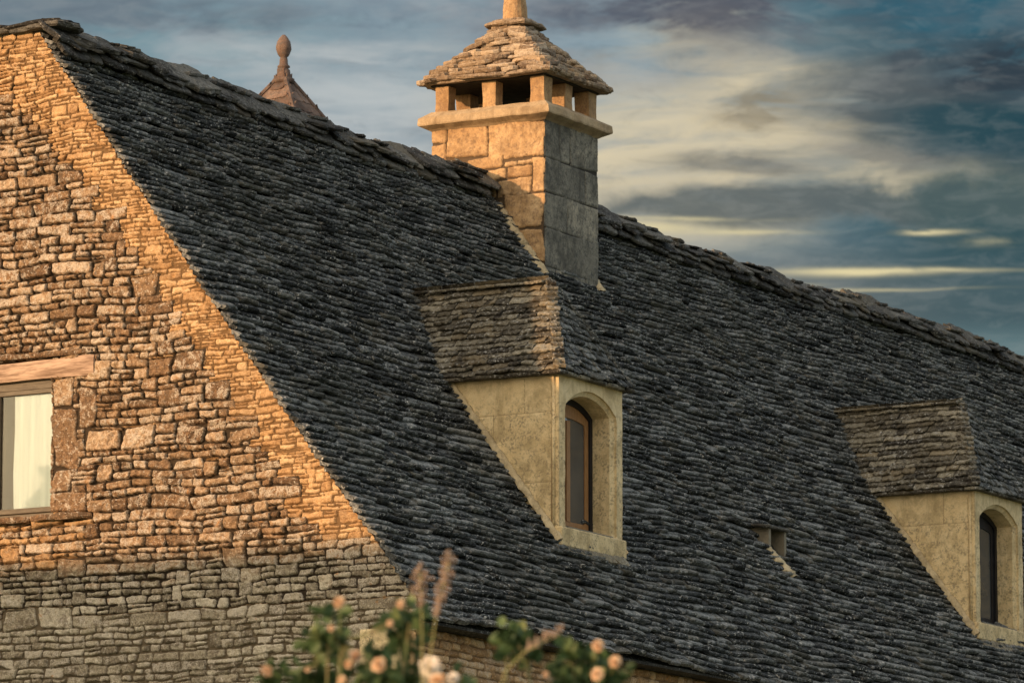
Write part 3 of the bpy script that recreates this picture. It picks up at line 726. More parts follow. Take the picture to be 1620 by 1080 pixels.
# ---- gable window
win = MB()
y0, y1, z0, z1 = WIN
def frame_bars(mb, y0, y1, z0, z1, x0, x1, bt, bb, bs):
    mb.box((x0, y0, z1-bt), (x1, y1, z1), bev=.006); mb.box((x0, y0, z0), (x1, y1, z0+bb), bev=.006)
    mb.box((x0, y0, z0+bb), (x1, y0+bs, z1-bt), bev=.006); mb.box((x0, y1-bs, z0+bb), (x1, y1, z1-bt), bev=.006)
frame_bars(win, y0-.10, y1+.05, z0-.06, z1+.02, .045, .085, .09, .10, .06)
frame_bars(win, y0-.03, y1, z0+.04, z1-.07, .028, .060, .045, .05, .04)
win.box((.02, 4.68, z0+.09), (.07, 4.74, z1-.115), bev=.006)
wf = win.build('window', M_FRAME, house)
pm = MB(); pm.box((.050, y0-.02, z0+.08), (.056, y1, z1-.10)); pm.build('pane', M_GLASS, wf)
cm = MB(); yy = np.linspace(y0-.05, 4.54, 60); zz_ = np.array([z0-.02, 1.6, 2.0, z1]); V = [(.064+.0025*math.sin(y*55), y+.008*math.sin(z*9), z) for z in zz_ for y in yy]
cm.add(V, [[(r_*60+i, r_*60+i+1, (r_+1)*60+i+1, (r_+1)*60+i) for r_ in range(3) for i in range(59)]]); cm.build('reflection_sheet', M_PANEREF, wf, True)  # pale wavy sheet behind the glass, in place of the pane's bright reflection
lm = MB()
Pl = []
nx = 30
for i in range(nx):
    y = 3.62+(5.9-3.62)*i/(nx-1)
    zb = 2.445+.012*float(vn(np.array(y*3), np.array(0.), 3))-(y-3.62)*.004; zt = 2.64+.010*float(vn(np.array(y*4), np.array(5.), 4))-(y-3.62)*.01
    Pl += [(-.012, y, zb+.012), (-.022, y, zb+.05), (-.026, y, (zb+zt)/2), (-.022, y, zt-.03), (-.008, y, zt), (.16, y, zt), (.16, y, zb)]
k = 7; Fq = [(i*k+j, i*k+(j+1) % k, (i+1)*k+(j+1) % k, (i+1)*k+j) for i in range(nx-1) for j in range(k)]
lm.add(Pl, [Fq, [(0, 2, 1), (0, 3, 2), (0, 4, 3), (0, 5, 4), (0, 6, 5)]]); lm.build('lintel', M_BEAM, wf)
sm_ = MB()
for (a, b, zt, pr) in ((3.66, 4.30, 1.185, .05), (4.30, 4.9, 1.18, .045), (4.9, 5.5, 1.18, .05)):
    sm_.slab((.05, (a+b)/2, zt-.055), (0, 1, 0), (1, 0, 0), (0, 0, 1), b-a, .26, .055, (.2, .3, 0, 1), .03)
sm_.build('sill', M_RUB, wf); sm_ = MB()
sm_.slab((.06, 4.5, 2.655), (0, 1, 0), (1, 0, 0), (0, 0, 1), 1.75, .20, .045, (.1, .3, 0, 1), .02)
sm_.build('drip_stone', M_RUB, wf)
# stone reveal at the side of the opening
rv = MB(); rv.box((.03, y0-.05, z0-.05), (.10, y0-.012, z1)); rv.build('reveal', M_RUB, wf)

# ---- dormers
def dring(cx, hw, zb, zs, rise, zc, angs):
    """boundary of an arched opening by ray casting from (cx,zc)"""
    out = []
    for a in angs:
        dx, dz = math.cos(a), math.sin(a); lo, hi = 0, 3.
        Rr = (hw*hw+rise*rise)/(2*rise) if rise > 0 else None
        for _ in range(40):
            t = (lo+hi)/2; x, z = t*dx, zc+t*dz
            ins = abs(x) < hw and z > zb and (z < zs if rise <= 0 else (z < zs or (x*x+(z-(zs+rise-Rr))**2 < Rr*Rr)))
            lo, hi = (t, hi) if ins else (lo, t)
        out.append((cx+lo*dx, zc+lo*dz))
    return out
def dormer(x0, seed, lab):
    W = 1.29; x1 = x0+W; cx = (x0+x1)/2; yf = .90; zt = 2.82; zc = 1.9
    corners = [math.atan2(z-zc, sx*(W/2)) for sx in (1, -1) for z in (1.12, zt)]
    hw = .47; zb = 1.33; zs = 2.50; ri = .145
    corners += [math.atan2(z-zc, sx*hw) for sx in (1, -1) for z in (zb, zs)]
    angs = sorted(set(list(np.linspace(-math.pi, math.pi, 100, endpoint=False))+corners)); n = len(angs)
    outer = dring(cx, W/2, 1.12, zt, 0, zc, angs); r1_ = dring(cx, hw+.055, zb-.02, zs, ri+.045, zc, angs)
    r2_ = dring(cx, hw, zb, zs, ri, zc, angs)
    d = MB(); V = [(x, yf, z) for x, z in outer]+[(x, yf, z) for x, z in r1_]+[(x, yf+.022, z) for x, z in r1_]+[(x, yf+.05, z) for x, z in r2_]+[(x, yf+.30, z) for x, z in r2_]
    V = [(x+.003*float(vn(np.array(x*20+7), np.array(z*14), 4)), y+.004*float(vn(np.array(x*12), np.array(z*12), 3)), z) for x, y, z in V]
    F = [(k*n+i, k*n+(i+1) % n, (k+1)*n+(i+1) % n, (k+1)*n+i) for k in range(4) for i in range(n)]
    d.add(V, [F], (.6, .5, .3, 1))
    # block joints on the face, cut as slim recessed fillets beside the opening
    body = d.build('dormer', M_DORM, house); body['label'] = lab
    # cheeks
    for side in (0, 1):
        c = MB(); xx = x0 if side == 0 else x1; nd = (-1, 0, 0) if side == 0 else (1, 0, 0)
        rects = [(.9, 1.0, .985, 3.0, .5, .5), (.985, 2.43, 1.28, 2.9, .6, .5), (1.28, 2.43, 2.4, 2.9, .45, .5), (.985, 1.75, 1.62, 2.43, .4, .5), (1.62, 1.75, 2.4, 2.43, .65, .5), (.985, .9, 2.2, 1.75, .5, .5)]
        relief(c, (xx, 0, 0), (0, 1, 0), (0, 0, 1), nd, 1.10, 2.84, lambda v: (.90, max(.93, roof_y(v)+.05)), [rects], res=.012, warp=.0006, depth=.006, rnd=.007, joint=.002, rufs=.25, seed=seed)
        c.build('cheek', M_DORM, body, True)
    # roll moulding at the corner
    for xm in (x0-.008, x1+.008): c = MB(); c.tube([(xm, .955, 1.2), (xm, .955, 2.8)], .016, 8); c.build('corner_moulding', M_DORM, body, True)
    # sill
    s_ = MB(); s_.box((x0-.01, .865, 1.13), (x1+.025, 1.25, 1.318), bev=.012, a=(.35, .5, .45, 1)); s_.box((cx-hw+.02, .89, 1.316), (cx+hw-.02, 1.2, 1.335), bev=.008, a=(.4, .5, .8, 1)); s_.build('sill', M_DORM, body)
    # window
    yw = yf+.235
    def ringmesh(mb, a, b, y0_, y1_):
        n_ = len(a); V = [(x, y0_, z) for x, z in a]+[(x, y0_, z) for x, z in b]+[(x, y1_, z) for x, z in b]+[(x, y1_, z) for x, z in a]
        F = [(k*n_+i, k*n_+(i+1) % n_, ((k+1) % 4)*n_+(i+1) % n_, ((k+1) % 4)*n_+i) for k in range(4) for i in range(n_)]
        mb.add(V, [F])
    w1 = MB(); ringmesh(w1, dring(cx, hw+.02, zb-.02, zs, ri+.02, zc, angs), dring(cx, hw-.055, zb+.05, zs-.03, ri-.03, zc, angs), yw, yw+.07)
    fr = w1.build('window', M_DKF, body)
    w2 = MB(); 
    ca = dring(cx, hw-.05, zb+.045, zs-.02, ri-.025, zc, angs); cb = dring(cx, hw-.125, zb+.12, zs-.08, .04, zc, angs)
    ringmesh(w2, ca, cb, yw+.018, yw+.055); w2.box((cx-.035, yw+.012, zb+.12), (cx+.035, yw+.05, zs-.07)); w2.build('casement', M_CASE if seed == 1 else M_DKF, fr)
    w3 = MB(); w3.box((cx-hw+.12, yw+.03, zb+.11), (cx+hw-.12, yw+.036, zs-.03)); w3.build('pane', M_DGLASS, fr)
    # roof of the dormer
    q = MB(); ov = .10; ez = 2.80; rz = 3.80 if seed == 1 else 3.87; yh = 1.34; ye = .83
    xe = x0-ov; run = cx-xe; ris = rz-ez; L = math.hypot(run, ris); vd = np.array([run, 0, ris])/L
    yb0, yb1 = roof_y(ez)+.14, roof_y(rz)+(.10 if seed == 1 else .18)
    # left slope: u runs towards the viewer's right = -y
    S = S_plane((xe, 0, ez), (0, -1, 0), vd)
    lay(q, S, L, lambda v: (-(yb0+(yb1-yb0)*v/L), -(ye+(yh-ye)*v/L)), e=.078, wmin=.12, wmax=.42, T=.048, seed=seed*10+1, rough=1.25, wob=.012)
    S = S_plane((x1+ov, 0, ez), (0, 1, 0), (-vd[0], 0, vd[2]))
    lay(q, S, L, lambda v: (ye+(yh-ye)*v/L, yb0+(yb1-yb0)*v/L), e=.078, wmin=.12, wmax=.42, T=.048, seed=seed*10+2, rough=1.25, wob=.012)
    rfb = q
    # mortared top edge
    xs = np.linspace(yb1, yh, 12)
    r5 = np.random.default_rng(seed+40)
    y = yb1
    while y > yh+.16:
        w = r5.uniform(.16, .34); tt = R(r5.uniform(-2, 4))
        rfb.slab((cx-.02, y-w/2, rz+.0), (0, -1, math.tan(tt)), nrm((1, 0, .15)), nrm((-.15, 0, 1)), w*1.08, .17, .026, (r5.random(), r5.random(), .5, 1), .06)
        y -= w
    # eave slab thickness
    rfb.box((xe+.06, ye+.06, ez-.012), (x1+ov-.06, yb0-.05, ez+.006), a=(.3, .4, .5, 1))
    for sd_ in (-1, 1):
        y = yb0
        while y > ye+.02:
            w = min(r5.uniform(.2, .45), y-ye+.02); rfb.slab((cx+sd_*(run-.07), y-w/2, ez-.022), (0, -1, 0), (1, 0, 0), (0, 0, 1), w*1.03, .17, .032, (r5.random(), r5.random(), .5, 1), .035); y -= w
    x = xe
    while x < x1+ov-.02:
        w = min(r5.uniform(.2, .4), x1+ov-x); rfb.slab((x+w/2, ye+.07, ez-.022), (1, 0, 0), (0, 1, 0), (0, 0, 1), w*1.03, .17, .032, (r5.random(), r5.random(), .5, 1), .035); x += w
    hq = MB()
    for xa_, sg_ in ((xe, 1), (x1+ov, -1)):
        for i in range(17):
            t = (i+.3)/17.; hp = np.array([xa_+(cx-xa_)*t, ye+(yh-ye)*t, ez+ris*t+.012]); dg = nrm((sg_*.9, .75, .55)); ua_ = nrm((-sg_*.75, .9, 0))
            (rfb if sg_ > 0 else hq).slab(hp+dg*.045, ua_, dg, nrm(np.cross(ua_, dg)*np.sign(np.cross(ua_, dg)[2])), r5.uniform(.09, .14), .13, .030, (r5.random(), r5.random(), .5, 1), .05, 14)
    rf = rfb.build('dormer_roof', M_DROOF, body, False)
    Lh = math.hypot(yh-ye, ris); vh = np.array([0, yh-ye, ris])/Lh
    S = S_plane((0, ye, ez), (1, 0, 0), vh)
    lay(hq, S, Lh+.02, lambda v: (xe+(cx-xe)*min(1, v/Lh), x1+ov+(cx-x1-ov)*min(1, v/Lh)), e=.074, wmin=.08, wmax=.26, T=.05, seed=seed*10+3, rough=1.2, wob=.012)
    hq.build('hip_slope', M_ROOF, body, False)
    # mortar fillets along the foot of each cheek
    for side in (0, 1):
        f = MB(); xx = x0 if side == 0 else x1; sg = -1 if side == 0 else 1
        ribbon(f, (xx+sg*.025, .885, roof_z(.885)+.085), (xx+sg*.025, roof_y(2.76), 2.76+.085), (sg, 0, 0), (0, -.8, .6), .065, .045, 60, seed+side, rough=.55)
        f.build('mortar_fillet', M_MORT, body, True)
    # bedding stones under the sill
    f = MB(); 
    for i in range(5): f.slab((x0+.15+i*.25, .86, 1.07+.004*i), (1, 0, 0), nrm((0, .6, .8)), nrm((0, -.8, .6)), .26, .12, .035, (.5+.1*i, .9, .5, 1), .06)
    f.build('apron_stones', M_DROOF, body, False)
    return body
dormer(DORM[0][0], 1, 'nearer dormer with orange wooden casement and a strip of sunlight on its roof')
dormer(DORM[1][0], 2, 'farther dormer at the right with dark window, wholly in shade')

# ---- chimney
cx0, cx1, cy0, cy1 = CH
c = MB()
rl = [(3.46, 5.89, 4.15, 6.33, .6, .5), (4.15, 5.97, 4.66, 6.33, .45, .5), (4.66, 5.93, 4.86, 6.16, .4, .5), (4.66, 6.16, 4.86, 6.33, .6, .5), (3.46, 5.52, 3.62, 5.89, .75, .5),
      (3.62, 5.70, 3.92, 5.82, .15, 1.), (3.62, 5.83, 3.80, 5.88, .9, .5), (3.80, 5.82, 3.96, 5.88, .9, .5), (3.93, 5.69, 4.26, 5.81, .95, .4), (3.63, 5.50, 4.04, 5.69, .95, .4),
      (3.97, 5.82, 4.4, 5.96, .5, .6), (4.27, 5.70, 4.62, 5.82, .5, .5), (4.05, 5.5, 4.5, 5.69, .6, .5), (4.4, 5.83, 4.85, 5.92, .6, .5), (4.5, 5.4, 4.86, 5.69, .6, .4), (4.62, 5.7, 4.86, 5.82, .7, .5),
      (3.46, 5.14, 3.98, 5.52, .55, .5), (3.98, 5.1, 4.86, 5.5, .5, .5), (3.46, 4.75, 3.9, 5.14, .5, .5), (3.46, 4.3, 3.9, 4.75, .5, .5)]
relief(c, (cx0, 0, 0), (0, 1, 0), (0, 0, 1), (-1, 0, 0), 4.35, 6.33, lambda v: (cy0, cy1), [rl], res=.010, warp=.008, warp_s=5, depth=.022, rnd=.010, joint=.003, rufs=.8, seed=8)
# far and right faces: weathered grey, with some shade put into the colour
shaft = c.build('chimney', M_CHIM, house, True)
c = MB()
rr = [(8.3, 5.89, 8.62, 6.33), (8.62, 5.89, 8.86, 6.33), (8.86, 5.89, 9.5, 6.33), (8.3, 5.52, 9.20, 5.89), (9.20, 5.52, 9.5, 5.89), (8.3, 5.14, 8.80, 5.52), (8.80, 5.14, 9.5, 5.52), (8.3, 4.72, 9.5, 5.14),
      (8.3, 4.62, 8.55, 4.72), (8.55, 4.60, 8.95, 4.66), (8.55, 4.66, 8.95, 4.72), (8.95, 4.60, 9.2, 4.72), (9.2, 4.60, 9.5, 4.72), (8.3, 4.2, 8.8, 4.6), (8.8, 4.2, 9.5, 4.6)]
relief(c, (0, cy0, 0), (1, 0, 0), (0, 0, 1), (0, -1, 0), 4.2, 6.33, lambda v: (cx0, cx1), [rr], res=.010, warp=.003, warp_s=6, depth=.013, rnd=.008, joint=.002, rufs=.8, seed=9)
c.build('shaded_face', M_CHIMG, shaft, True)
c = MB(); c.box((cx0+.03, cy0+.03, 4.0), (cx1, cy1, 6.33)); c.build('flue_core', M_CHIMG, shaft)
def noisy_grid_loft(mb, rings, sub, j, a):
    """rectangular rings (x0,x1,y0,y1,z) lofted, each side subdivided, slightly worn"""
    V = []; n = sub*4
    for (xa, xb, ya, yb, z) in rings:
        for s_, (p, q) in enumerate((((xa, ya), (xb, ya)), ((xb, ya), (xb, yb)), ((xb, yb), (xa, yb)), ((xa, yb), (xa, ya)))):
            for i in range(sub):
                t = i/sub; V.append((p[0]+(q[0]-p[0])*t, p[1]+(q[1]-p[1])*t, z))
    V = np.array(V); V += np.stack([j*fbm(V[:, 0]*9+V[:, 2]*5, V[:, 1]*9, s, 2) for s in (1, 2, 3)], 1)
    m = len(rings); F = [(k*n+i, k*n+(i+1) % n, (k+1)*n+(i+1) % n, (k+1)*n+i) for k in range(m-1) for i in range(n)]
    V = np.concatenate([V, [V[:n].mean(0)], [V[-n:].mean(0)]])
    T = [(m*n, (i+1) % n, i) for i in range(n)]+[(m*n+1, (m-1)*n+i, (m-1)*n+(i+1) % n) for i in range(n)]
    mb.add(V, [F, T], a)
c = MB(); o = .11
noisy_grid_loft(c, [(cx0-.0, cx1+.0, cy0-.0, cy1+.0, 6.29), (cx0-.03, cx1+.03, cy0-.03, cy1+.03, 6.31), (cx0-o, cx1+o, cy0-o, cy1+o, 6.345), (cx0-o-.005, cx1+o+.005, cy0-o-.005, cy1+o+.005, 6.36), (cx0-o, cx1+o, cy0-o, cy1+o, 6.425),
                    (cx0-o+.02, cx1+o-.02, cy0-o+.02, cy1+o-.02, 6.44), (cx0-.005, cx1+.005, cy0-.005, cy1+.005, 6.495), (cx0+.0, cx1, cy0, cy1, 6.50)], 14, .006, (.6, .5, .3, 1))
c.build('ledge', M_LEDGE, shaft, False)
pw = .175
ux = [cx0+.02, (cx0+cx1)/2-pw/2, cx1-.02-pw]; uy = [cy0+.02, (cy0+cy1)/2-pw*.45, cy1-.02-pw]
for i in range(3):
    for j in range(3):
        if i == 1 and j == 1: continue
        c = MB(); xa, ya = ux[i]+random.uniform(-.01, .01), uy[j]+random.uniform(-.01, .01); w_ = pw*random.uniform(.9, 1.08)
        noisy_grid_loft(c, [(xa, xa+w_, ya, ya+w_, 6.47), (xa+.004, xa+w_-.004, ya+.004, ya+w_-.004, 6.6), (xa, xa+w_, ya, ya+w_, 6.75), (xa, xa+w_, ya, ya+w_, 6.88)], 5, .008, (random.random(), .5, .2, 1))
        c.build('pillar', M_CHIM, shaft, False)
c = MB(); c.box((cx0+.24, cy0+.24, 6.47), (cx1-.24, cy1-.24, 6.515)); c.build('flue_floor', M_SOOT_SHADE, shaft)
# cap
mcx, mcy = (cx0+cx1)/2, (cy0+cy1)/2; hx, hy = .73, .83; zc0, zc1 = 6.80, 7.47
q = MB(); r6 = np.random.default_rng(66); nt_ = 13; z = zc0
for i in range(nt_):
    f_ = (i/(nt_-1)); sh = (1-f_)**1.12; ax = .20+(hx-.20)*sh; ay = .20+(hy-.20)*sh; t0 = (zc1-zc0)/nt_
    for (sx, sy) in ((-1, 0), (0, -1), (1, 0), (0, 1)):
        half = ay if sx else ax; dist = ax if sx else ay; ua = (0, -sx, 0) if sx else (sy, 0, 0); p_ = -half
        while p_ < half-.01:
            w = r6.uniform(.13, .44) if i else r6.uniform(.3, .6)
            if half-p_-w < .10: w = half-p_
            out_ = r6.normal(0, .014); tl_ = r6.uniform(.05, .30); cc = p_+w/2; l = .30
            d_ = dist-l/2+out_
            c0 = (mcx+sx*d_ + (ua[0]*cc), mcy+sy*d_ + (ua[1]*cc), z+r6.normal(0, .006)+l/2*tl_*.7)
            va = nrm((-sx, -sy, tl_)); ua2 = nrm((ua[0], ua[1], r6.normal(0, .03))); na = np.cross(ua2, va); na = na if na[2] > 0 else -na
            q.slab(c0, ua2, va, na, w*1.02, l, t0*r6.uniform(.75, 1.1), (r6.random(), r6.random(), .5, 1), .045, 20); p_ += w
    z += t0
noisy_grid_loft(q, [(mcx-hx+.06, mcx+hx-.06, mcy-hy+.06, mcy+hy-.06, 6.79), (mcx-hx+.05, mcx+hx-.05, mcy-hy+.05, mcy+hy-.05, 6.815), (mcx-.4, mcx+.4, mcy-.45, mcy+.45, 6.98), (mcx-.15, mcx+.15, mcy-.15, mcy+.15, 7.44)], 10, .008, (.5, .5, .5, 1))
q.slab((mcx, mcy, 7.455), (1, 0, 0), (0, 1, 0), (0, 0, 1), .54, .56, .045, (.5, .5, .5, 1), .03)
q.slab((mcx, mcy, 7.49), (1, 0, 0), (0, 1, 0), (0, 0, 1), .40, .42, .045, (.3, .5, .5, 1), .03)
q.build('cap', M_CAP, shaft, False)
c = MB(); c.box((mcx-.60, mcy-.70, 6.775), (mcx+.60, mcy+.70, 6.789)); c.build('cap_soffit', M_SOOT_SHADE, shaft)
c = MB(); c.lathe((mcx, mcy, 7.53), [(.14, -.02), (.135, .05), (.128, .15), (.115, .26), (.08, .34), (.06, .37), (.10, .43), (.12, .50), (.10, .58), (.04, .64)], 18, (.5, .5, .3, 1), .03)
c.build('finial', M_CHIM, shaft, False)
f = MB(); ribbon(f, (cx0-.035, cy0-.02, roof_z(cy0-.02)+.05), (cx0-.05, 4.0, roof_z(4.0)+.04), (-1, 0, 0), (0, -.8, .6), .16, .05, 50, 5, rough=.4); f.build('mortar_fillet', M_MORT, shaft, True)
f = MB(); ribbon(f, (cx1+.035, cy0-.02, roof_z(cy0-.02)+.05), (cx1+.05, 4.0, roof_z(4.0)+.04), (1, 0, 0), (0, -.8, .6), .14, .05, 50, 6, rough=.4)
f.build('mortar_fillet', M_MORT, shaft, True)

# ---- little stone vent in the roof
vx = 9.20; vt = MB()
vt.slab((vx+.20, 1.44, 1.925), nrm((1, 0, .0)), nrm((0, 1, .12)), nrm((0, -.12, 1)), .60, .36, .032, (.75, .85, .5, 1), .05)
vent = vt.build('roof_vent', M_SLAB, house, False)
for xx in (vx, vx+.36):
    vb = MB(); q0, q1 = 1.30, 1.56
    P = [(xx, q0, roof_z(q0)-.03), (xx+.05, q0, roof_z(q0)-.03), (xx+.05, q0, 1.935), (xx, q0, 1.935), (xx, q1, 1.90), (xx+.05, q1, 1.90), (xx+.05, q1, 1.935), (xx, q1, 1.935)]
    vb.add(P, [[(0, 1, 2, 3), (4, 7, 6, 5), (0, 3, 7, 4), (1, 5, 6, 2), (3, 2, 6, 7), (0, 4, 5, 1)]], (.2, .5, .76, 1)); vb.build('vent_cheek', M_MORT, vent)
vb = MB(); vb.add([(vx, 1.50, 1.6), (vx+.38, 1.50, 1.6), (vx+.38, 1.50, 1.95), (vx, 1.50, 1.95)], [[(0, 1, 2, 3)]]); vb.build('vent_recess', M_SOOT_SHADE, vent)  # near-black sheet stands in for the shade inside the vent
vb = MB(); ribbon(vb, (vx+.02, 1.33, roof_z(1.33)+.045), (vx+.20, 1.10, roof_z(1.10)+.035), (1, 0, 0), (0, -.8, .6), .17, .03, 24, 12, rough=.6); vb.build('mortar_apron', M_MORT, vent, True)

# ================================================================== turret behind
tw = empty('stone_turret', (14.0, 10.1, GZ)); tag(tw, 'pointed stone turret roof with carved finial rising behind the long ridge', 'turret')
tcx, tcy = 14.36, 10.42; az_ = 8.53
q = MB()
hw_, zb_ = 1.45, 5.55
prof = [(0.07, az_), (.32, az_-.38), (.60, az_-.82), (1.05, az_-1.55), (1.75, zb_)]
for (sx, sy) in ((-1, 0), (0, -1), (1, 0), (0, 1)):
    L = az_-zb_
    def St(u, v, sx=sx, sy=sy):
        z = zb_+v; w = np.interp(z, [p[1] for p in prof[::-1]], [p[0] for p in prof[::-1]])
        dw = (np.interp(z+.05, [p[1] for p in prof[::-1]], [p[0] for p in prof[::-1]])-w)/.05
        # outward offset; normal tilts up
        nl = np.sqrt(1+dw**2)
        if sx: P = np.stack([tcx+sx*w, tcy+sx*u, z], -1); N = np.stack([sx/nl, 0*z, -dw/nl], -1)
        else: P = np.stack([tcx-sy*u, tcy+sy*w, z], -1); N = np.stack([0*z, sy/nl, -dw/nl], -1)
        return P, N, N
    wf_ = lambda v: float(np.interp(zb_+v, [p[1] for p in prof[::-1]], [p[0] for p in prof[::-1]]))
    lay(q, St, L, lambda v: (-wf_(v)+.02, wf_(v)-.02), e=.13, wmin=.22, wmax=.5, T=.016, seed=80+sx*3+sy, rough=.7, wob=.004, v0=.8)
rings = [(tcx-w+.01, tcx+w-.01, tcy-w+.01, tcy+w-.01, z) for w, z in prof[::-1]]
noisy_grid_loft(q, rings, 4, .003, (.4, .5, .3, 1))
# raised hip rib
for (sx, sy) in ((-1, -1), (1, -1), (-1, 1), (1, 1)): q.tube([(tcx+sx*w, tcy+sy*w, z) for w, z in prof], .035, 6)
q.build('roof', M_TUR, tw, False)
q = MB(); q.box((tcx-1.3, tcy-1.3, GZ), (tcx+1.3, tcy+1.3, 5.6), a=(.5, .5, 1, 1)); q.build('wall', M_RUB, tw)
q = MB()
q.lathe((tcx, tcy, az_-.04), [(.12, 0), (.135, .03), (.13, .06), (.095, .08), (.085, .10), (.075, .17), (.055, .19), (.075, .205), (.075, .22), (.055, .24), (.05, .30), (.04, .33), (.06, .345), (.075, .37), (.092, .43), (.095, .47), (.08, .53), (.055, .57), (.02, .61)], 16, (.6, .5, .3, 1), .05)
q.build('finial', M_TUR, tw, True)

# ================================================================== added barn (out of frame, put in to shade the foot of the gable)
nb = empty('shade_barn', (-12.5, 9, GZ)); tag(nb, 'plain unseen barn added left of the view to shade the foot of the gable', 'barn')
xr = -12.5; zr = .52 + 12.5*.24; ze = zr-2.0
q = MB()
for i in range(1): pass
Y0, Y1 = 4.6, 12.5
q.box((xr-2.3, Y0, GZ), (xr+2.3, Y1, ze), a=(.5, .5, 0, 1))
q.add([(xr-2.3, Y0, ze), (xr+2.3, Y0, ze), (xr, Y0, zr-.1), (xr-2.3, Y1, ze), (xr+2.3, Y1, ze), (xr, Y1, zr-.1)], [[(0, 1, 2), (4, 3, 5)]], (.5, .5, 0, 1))
q.build('wall', M_RUB, nb)
q = MB()
for s_ in (-1, 1):
    O = (xr+s_*2.6, Y0-.15 if s_ > 0 else Y1+.15, ze-.25); L = math.hypot(2.6, zr-ze+.25); S = S_plane(O, (0, s_, 0), np.array([-s_*2.6, 0, zr-ze+.25])/L)
    lay(q, S, L, lambda v: (0, Y1-Y0+.3), e=.22, wmin=.3, wmax=.8, T=.07, seed=90+s_)
    q.add([(xr+s_*2.6, Y0-.15, ze-.26), (xr, Y0-.15, zr-.01), (xr, Y1+.15, zr-.01), (xr+s_*2.6, Y1+.15, ze-.26)], [[(0, 1, 2, 3)]])
q.build('roof', M_SLAB, nb)

# ================================================================== roses and grasses in front
def at(px, py, d):
    v = F_*8680 + R_*(px-810) + U_*(540-py); v = v/v.dot(F_)*d; return CAM+v
def leafcard(mb, p, size, tone):
    """one folded rose leaflet with a pointed tip"""
    q = Vector((random.gauss(0, 1), random.gauss(0, 1), random.gauss(0, .7))).normalized(); s_ = q.orthogonal().normalized()
    s_ = (s_*math.cos(1)+q.cross(s_)*math.sin(1)*random.choice((-1, 1))).normalized(); n = q.cross(s_); w = size*.36
    P = [p, p+q*size*.35+s_*w+n*w*.35, p+q*size*.4, p+q*size*.35-s_*w+n*w*.35, p+q*size*.75+s_*w*.8+n*w*.3, p+q*size, p+q*size*.75-s_*w*.8+n*w*.3, p+q*size*.75]
    mb.add([tuple(v) for v in P], [[(0, 1, 4, 2), (0, 2, 6, 3)], [(2, 4, 5), (2, 5, 6)]], (tone, .5, .5, 1))
def bloom(parent, p, rad, mat, face):
    b = MB(); f = face.normalized(); a = f.orthogonal().normalized(); c_ = f.cross(a)
    for ring, (nr, rr, tilt, hgt) in enumerate(((6, 1.0, .25, -.25), (6, .82, .55, -.05), (5, .6, .85, .1), (4, .38, 1.15, .2))):
        for i in range(nr):
            an = 2*math.pi*(i+.5*ring)/nr+random.uniform(-.2, .2); d = (a*math.cos(an)+c_*math.sin(an)); t = (-a*math.sin(an)+c_*math.cos(an)); tl_ = tilt+random.uniform(-.15, .15)
            V = []
            for iv in range(4):
                s_ = iv/3; r_ = rad*rr*s_; up = f*(rad*(hgt+math.sin(tl_)*s_*.9-.18*s_*s_)); wd = rad*rr*.62*math.sin(min(1, s_*1.15+.12)*math.pi*.62)
                for k_ in (-1, 0, 1): V.append(tuple(p+d*(r_*math.cos(tl_)+rad*.06)+up+t*wd*k_+f*(abs(k_)*rad*.12*s_)))
            b.add(V, [[(iv*3+k_, iv*3+k_+1, (iv+1)*3+k_+1, (iv+1)*3+k_) for iv in range(3) for k_ in range(2)]], (random.uniform(.1, .95), .5, .5, 1))
    return b.build('bloom', mat, parent, True)
def rosebush(name, base, lab, clusters, blooms, D, nleaf, low):
    root = empty(name, tuple(base)); tag(root, lab, 'rose bush')
    canes = MB(); lf = MB()
    for (px, py, rr, n, dd) in clusters:
        c_ = at(px, py, D+dd); foot = Vector((base.x+random.uniform(-.35, .35), base.y+random.uniform(-.35, .35), GZ))
        mid = foot.lerp(c_, .55)+Vector((random.uniform(-.15, .15), random.uniform(-.15, .15), .2))
        pts = [foot.lerp(mid, t).lerp(mid.lerp(c_, t), t) for t in np.linspace(0, 1, 14)]
        canes.tube(pts, list(np.linspace(.011, .004, 14)), 6)
        R3 = rr*D/8680
        for _ in range(int(n*.62)):
            while True:
                o_ = Vector((random.uniform(-1, 1), random.uniform(-1, 1), random.uniform(-1, 1)))
                if o_.length < 1: break
            leafcard(lf, c_+o_*R3, random.uniform(.034, .060), min(1, max(0, random.gauss(.42, .25))))
        for _ in range(low):                                   # leafy sides of the cane below the picture
            t = random.uniform(.25, .93); p = pts[int(t*13)]+Vector((random.gauss(0, .13), random.gauss(0, .13), random.gauss(0, .1)))
            if (p-CAM).dot(U_)/(p-CAM).dot(F_)*8680 < 540-1085: leafcard(lf, p, random.uniform(.04, .07), min(1, max(0, random.gauss(.4, .25))))
    for (px, py, rr, kind, dd) in blooms:
        p = at(px, py, D+dd); rr *= .76; f = (CAM-p).normalized()+Vector((random.uniform(-.6, .6), random.uniform(-.6, .6), random.uniform(-.1, .7)))
        bloom(root, p, rr*D/8680, M_WHITE if kind == 'w' else M_PEACH, f)
        # flower stalk down to the nearest cluster
        q_ = min((at(x_, y_, D+d_) for (x_, y_, *_r, d_) in clusters), key=lambda c_: (c_-p).length); canes.tube([q_, q_.lerp(p, .5)+Vector((0, 0, -.01)), p], .0035, 5)
    canes.build('cane', M_STEM, root, True); lf.build('foliage', M_LEAF, root, False)
D1 = 17.
b1 = at(600, 1300, D1); b1.z = GZ
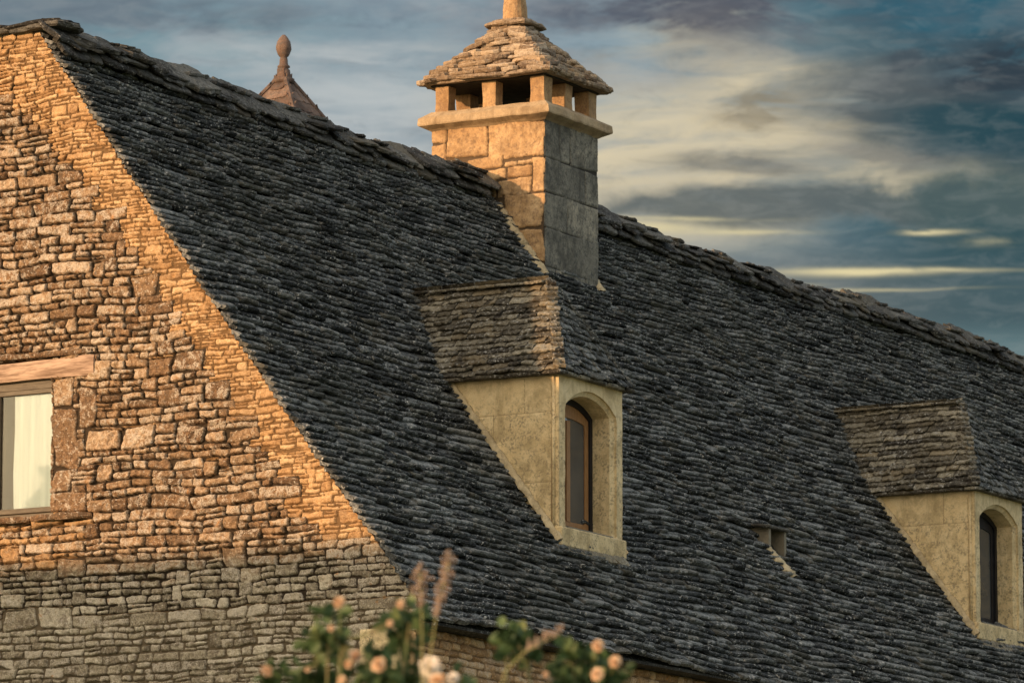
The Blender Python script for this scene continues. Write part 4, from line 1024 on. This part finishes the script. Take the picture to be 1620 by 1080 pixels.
rosebush('rose_bush', b1, 'blurred rose bush with peach blooms and one white rose in front of the house corner',
         [(520, 990, 34, 90, 0), (498, 1018, 24, 40, .1), (540, 1012, 18, 22, -.1), (650, 972, 30, 70, 0), (632, 998, 26, 55, .1), (655, 1020, 20, 40, .1), (600, 1062, 38, 90, 0), (650, 1065, 30, 60, .1), (580, 1090, 40, 80, 0),
          (440, 1070, 22, 40, 0), (480, 1068, 26, 60, .05), (510, 1080, 30, 70, .1), (548, 1045, 20, 25, 0), (730, 1085, 30, 45, 0)],
         [(537, 952, 12, 'p', -.1), (634, 955, 9, 'p', -.1), (524, 993, 6, 'p', -.3), (617, 985, 7, 'p', -.2), (562, 1036, 14, 'p', -.2), (598, 1050, 15, 'p', -.2), (552, 1050, 9, 'p', -.2), (422, 1060, 12, 'p', -.1), (540, 1075, 9, 'p', -.2), (487, 1058, 6, 'p', -.2),
          (680, 1055, 22, 'w', -.2), (692, 1078, 17, 'p', -.3), (716, 1072, 12, 'w', -.1)], D1, 0, 60)
b2 = at(930, 1300, D1); b2.z = GZ
rosebush('rose_bush', b2, 'smaller blurred rose bush with four peach blooms right of the white rose, under the eave',
         [(820, 1015, 26, 60, 0), (835, 1035, 20, 45, .05), (905, 1030, 24, 50, 0), (935, 1052, 28, 70, 0), (900, 1072, 26, 60, 0), (965, 1070, 28, 70, 0), (800, 1000, 10, 14, 0), (930, 1085, 40, 90, 0)],
         [(946, 1020, 12, 'p', -.2), (973, 1046, 12, 'p', -.2), (944, 1065, 13, 'p', -.3), (864, 1066, 6, 'p', -.2)], D1+.4, 0, 60)
def stalk(lab, pts, D, head, mat2=M_STALK):
    P = [at(x, y, D) for x, y in pts]; foot = P[-1].copy(); foot.z = GZ; foot += Vector((.1, .05, 0))
    root = empty('grass_stalk', tuple(foot)); tag(root, lab, 'grass', 'tall seeding grass stalks in front of the eave')
    s_ = MB(); s_.tube([P[0], *P[1:], P[-1].lerp(foot, .5)+Vector((.03, 0, 0)), foot], [.0018]*(len(P))+[.004, .005], 6); s_.build('stem', M_STALKG, root, True)
    h = MB(); n = int(head)
    for i in range(n):
        t = i/n; p = P[0].lerp(P[1], t); rr = .022*math.sin(math.pi*min(1, t*.9+.12))
        for _ in range(3):
            q_ = p+Vector((random.gauss(0, rr*.6), random.gauss(0, rr*.6), random.gauss(0, .006))); dr = Vector((random.gauss(0, .4), random.gauss(0, .4), 1)).normalized()
            h.tube([q_, q_+dr*.008, q_+dr*.018], [.0015, .004, .001], 5)
    h.build('seed_head', mat2, root, False)
stalk('tallest blurred tan grass plume leaning right before the dark roof', [(712, 880), (690, 975), (680, 1040), (672, 1090)], 16.2, 26)
stalk('short blurred pinkish grass plume just left of the tallest one', [(664, 895), (667, 965), (668, 1040), (668, 1090)], 16.4, 14)
stalk('bent blurred grass stem arching between the two rose bushes', [(888, 1000), (830, 1030), (800, 1060), (790, 1095)], 16.3, 10)
